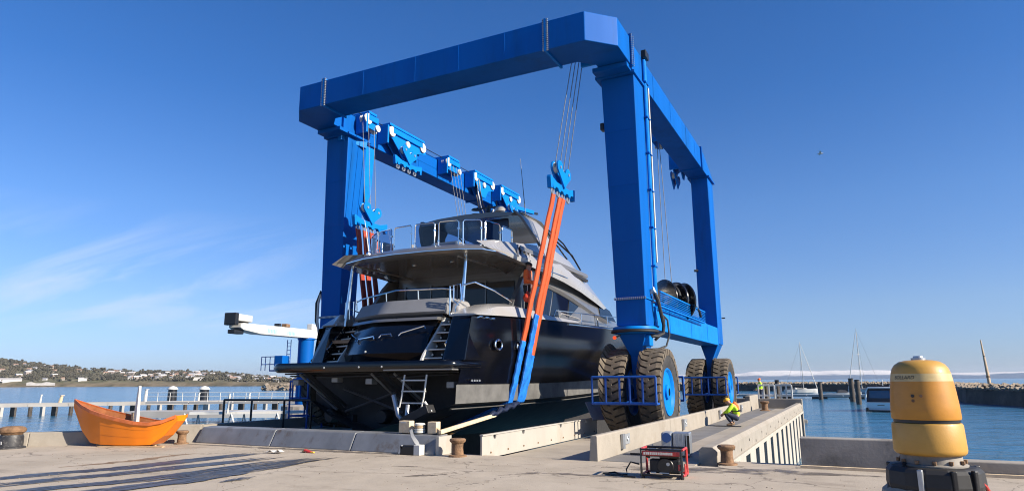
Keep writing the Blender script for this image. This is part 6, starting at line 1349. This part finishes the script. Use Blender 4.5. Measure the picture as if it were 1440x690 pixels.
# white trestles on a low barge
tb = root('white_trestle_walk', (-34,29,-1), 'white tubular trestle walkway just behind the orange boat stern', 'walkway', world=True)
for k in range(5):
    x, y = -37.5+2.3*k, 28.8+1.6*k
    MB().tube([(x-.5,y,-1.3),(x,y,-.25),(x+.5,y,-1.3)],.06,6).build('trestle', WHITE, tb); MB().tube([(x-.2,y+1,-1.3),(x,y+1,-.25),(x+.3,y+1,-1.3)],.05,6).build('trestle', WHITE, tb)
    if k < 4: MB().bar((x,y+.5,-.2),(x+2.28,y+2.1,-.2),.9,.16).build('plank', WHITE, tb)
MB().tube([(-35.1,30.0,-.2),(-35.0,30.0,1.0)],.07,6).build('tall_post', WHITE, tb)
bg_ = root('dark_barge', (-36,33,WZ), 'dark low barge under the white trestles', 'barge', rz=R(35)); MB().loft([[(-9,-2,-.3),(9,-2,-.3),(9,2,-.3),(-9,2,-.3)],[(-9.6,-2.2,.5),(9.6,-2.2,.5),(9.6,2.2,.5),(-9.6,2.2,.5)]]).build('hull', DARKIN, bg_); MB().box(-9.6,9.6,-2.3,-2.15,.35,.55).build('rubbing_strip', WHITE, bg_); MB().box(-3,3,-1.2,1.2,.5,1.0).build('hatch', PONT, bg_)

# ---- white jib crane on a blue column, behind the left side of the yacht
cn = root('jib_crane', (-35.6,37,WZ), 'white boom crane on a blue column standing beyond the left leg', 'crane', world=True)
MB().lathe([(1.5,0),(1.5,2.2),(1.2,2.3)],(-35.6,37,WZ-.2),'z',20).build('plinth', CONCG, cn)
MB().lathe([(.56,0),(.56,4.6),(.62,4.62),(.62,4.75)],(-35.6,37,.1),'z',28).build('column', BLUE, cn, smooth=True)
def bx(mb_, a, b, w, z0, z1):
    a, b = Vector((*a,0)), Vector((*b,0)); dd = (b-a).normalized(); n = Vector((dd.y,-dd.x,0))
    mb_.loft([[(*(p+n*s_*w/2).to_tuple()[:2],z) for s_, z in ((-1,z0),(1,z0),(1,z1),(-1,z1))] for p in (a,b)]); return mb_
cp0 = Vector((-33.4,28.6)); cp1 = Vector((-36.1,39.0)); dd = (cp1-cp0).normalized()
def cpt(s_): return tuple(cp0+dd*s_)
bmo = MB(); n = Vector((dd.y,-dd.x,0))
secs = []
for s_, z0, z1 in ((.0,4.98,5.22),(.3,4.86,5.28),(2.2,4.72,5.32),(10.6,4.86,5.50)):
    p = Vector((*cpt(s_),0)); secs.append([(*(p+n*q*.42).to_tuple()[:2],z) for q, z in ((-1,z0),(1,z0),(1,z1),(-1,z1))])
bmo.loft(secs).build('boom', WHITE, cn, bevel=.03)
bx(MB(), cpt(-.3), cpt(1.2), .8, 5.38, 5.80).build('boom_head', WHITE, cn, bevel=.05); bx(MB(), cpt(-.55), cpt(-.2), .8, 5.1, 5.85).build('sheave_nest', BLACK, cn, bevel=.05); bx(MB(), cpt(-.35), cpt(.6), .5, 4.6, 4.85).build('hook_block', BLACK, cn, bevel=.05)
bx(MB(), cpt(.5), cpt(1.0), .5, 5.3, 5.46).build('sheave_nest', BLACK, cn)
for s_, w, h, m_ in ((4.6,.25,.18,BLACK),(5.5,.5,.22,RUST),(9.0,.9,.42,WHITE)): bx(MB(), cpt(s_), cpt(s_+w), .4, 5.33+s_*.02, 5.33+s_*.02+h).build('boom_fitting', m_, cn, bevel=.03)
for s_ in (2.5,4.9): 
    a, b = Vector((*cpt(s_+.4),0)), Vector((*cpt(s_+1.5),0)); 
    for q in (-.425,.425):
        m_ = MB(); rb2 = random.Random(int(s_*10))
        for k in range(6): 
            p0 = a.lerp(b,k/6); p1 = a.lerp(b,(k+.7)/6); m_.add([(*(p0+n*q).to_tuple()[:2],4.85),(*(p1+n*q).to_tuple()[:2],4.85),(*(p1+n*q).to_tuple()[:2],5.12),(*(p0+n*q).to_tuple()[:2],5.12)],[(0,1,2,3)])
        m_.build('worn_lettering', LBLUE, cn)
bx(MB(), (-37.6,36.2), (-36.2,36.4), 1.6, 2.45, 2.55).build('service_platform', RAILBLUE, cn); bx(MB(), (-36.9,35.6), (-36.2,35.7), .8, 2.56, 3.55).build('control_cabinet', BLUE, cn, bevel=.03)
g = MB()
for x, y in ((-38.3,35.4),(-38.0,35.5),(-37.6,35.55),(-37.2,35.6)): g.tube([(x,y,2.5),(x,y,3.5)],.03,6)
for z in (2.95,3.5): g.tube([(-38.3,35.4,z),(-37.0,35.62,z)],.03,6)
g.build('platform_rail', RAILBLUE, cn); g = MB()
for q in (0,.35): g.tube([(-36.1-q,36.0,2.5),(-36.1-q,36.0,4.7)],.03,6)
for k in range(8): g.tube([(-36.1,36.0,2.6+.27*k),(-36.45,36.0,2.6+.27*k)],.02,5)
g.build('column_ladder', RAILBLUE, cn)

# ---- gull in the sky
gl = root('gull', (-.4,60,20.6), 'white gull gliding high in the sky right of the hoist', 'bird')
MB().lathe([(.0001,-.22),(.05,-.15),(.08,-.02),(.06,.12),(.03,.22),(.0001,.30)], (0,0,0),'x',10).build('body', WHITE, gl, smooth=True)
for s_ in (-1,1): MB().loft([[(-.06,s_*.04,.02),(.10,s_*.04,.02)],[(-.02,s_*.30,.12),(.12,s_*.30,.12)],[(-.10,s_*.62,.06),(-.04,s_*.62,.06)]], caps=False, open_ring=True).build('wing', WHITE, gl, smooth=True)

# ---- thin sea haze over the bay
hz = MB().box(-5100,5100,-500,6900,WZ-3.5,75).build('haze', bpy.data.materials.new('haze'))
tag(hz, 'thin blue haze over the bay', 'haze', kind='stuff')
hm2 = hz.data.materials[0]; hm2.use_nodes = True; nt = hm2.node_tree
for n in list(nt.nodes): nt.nodes.remove(n)
o_ = nt.nodes.new('ShaderNodeOutputMaterial'); v_ = nt.nodes.new('ShaderNodeVolumePrincipled'); v_.inputs['Color'].default_value = (.80,.88,1,1); v_.inputs['Density'].default_value = .00008; v_.inputs['Anisotropy'].default_value = .2
nt.links.new(v_.outputs[0], o_.inputs['Volume'])
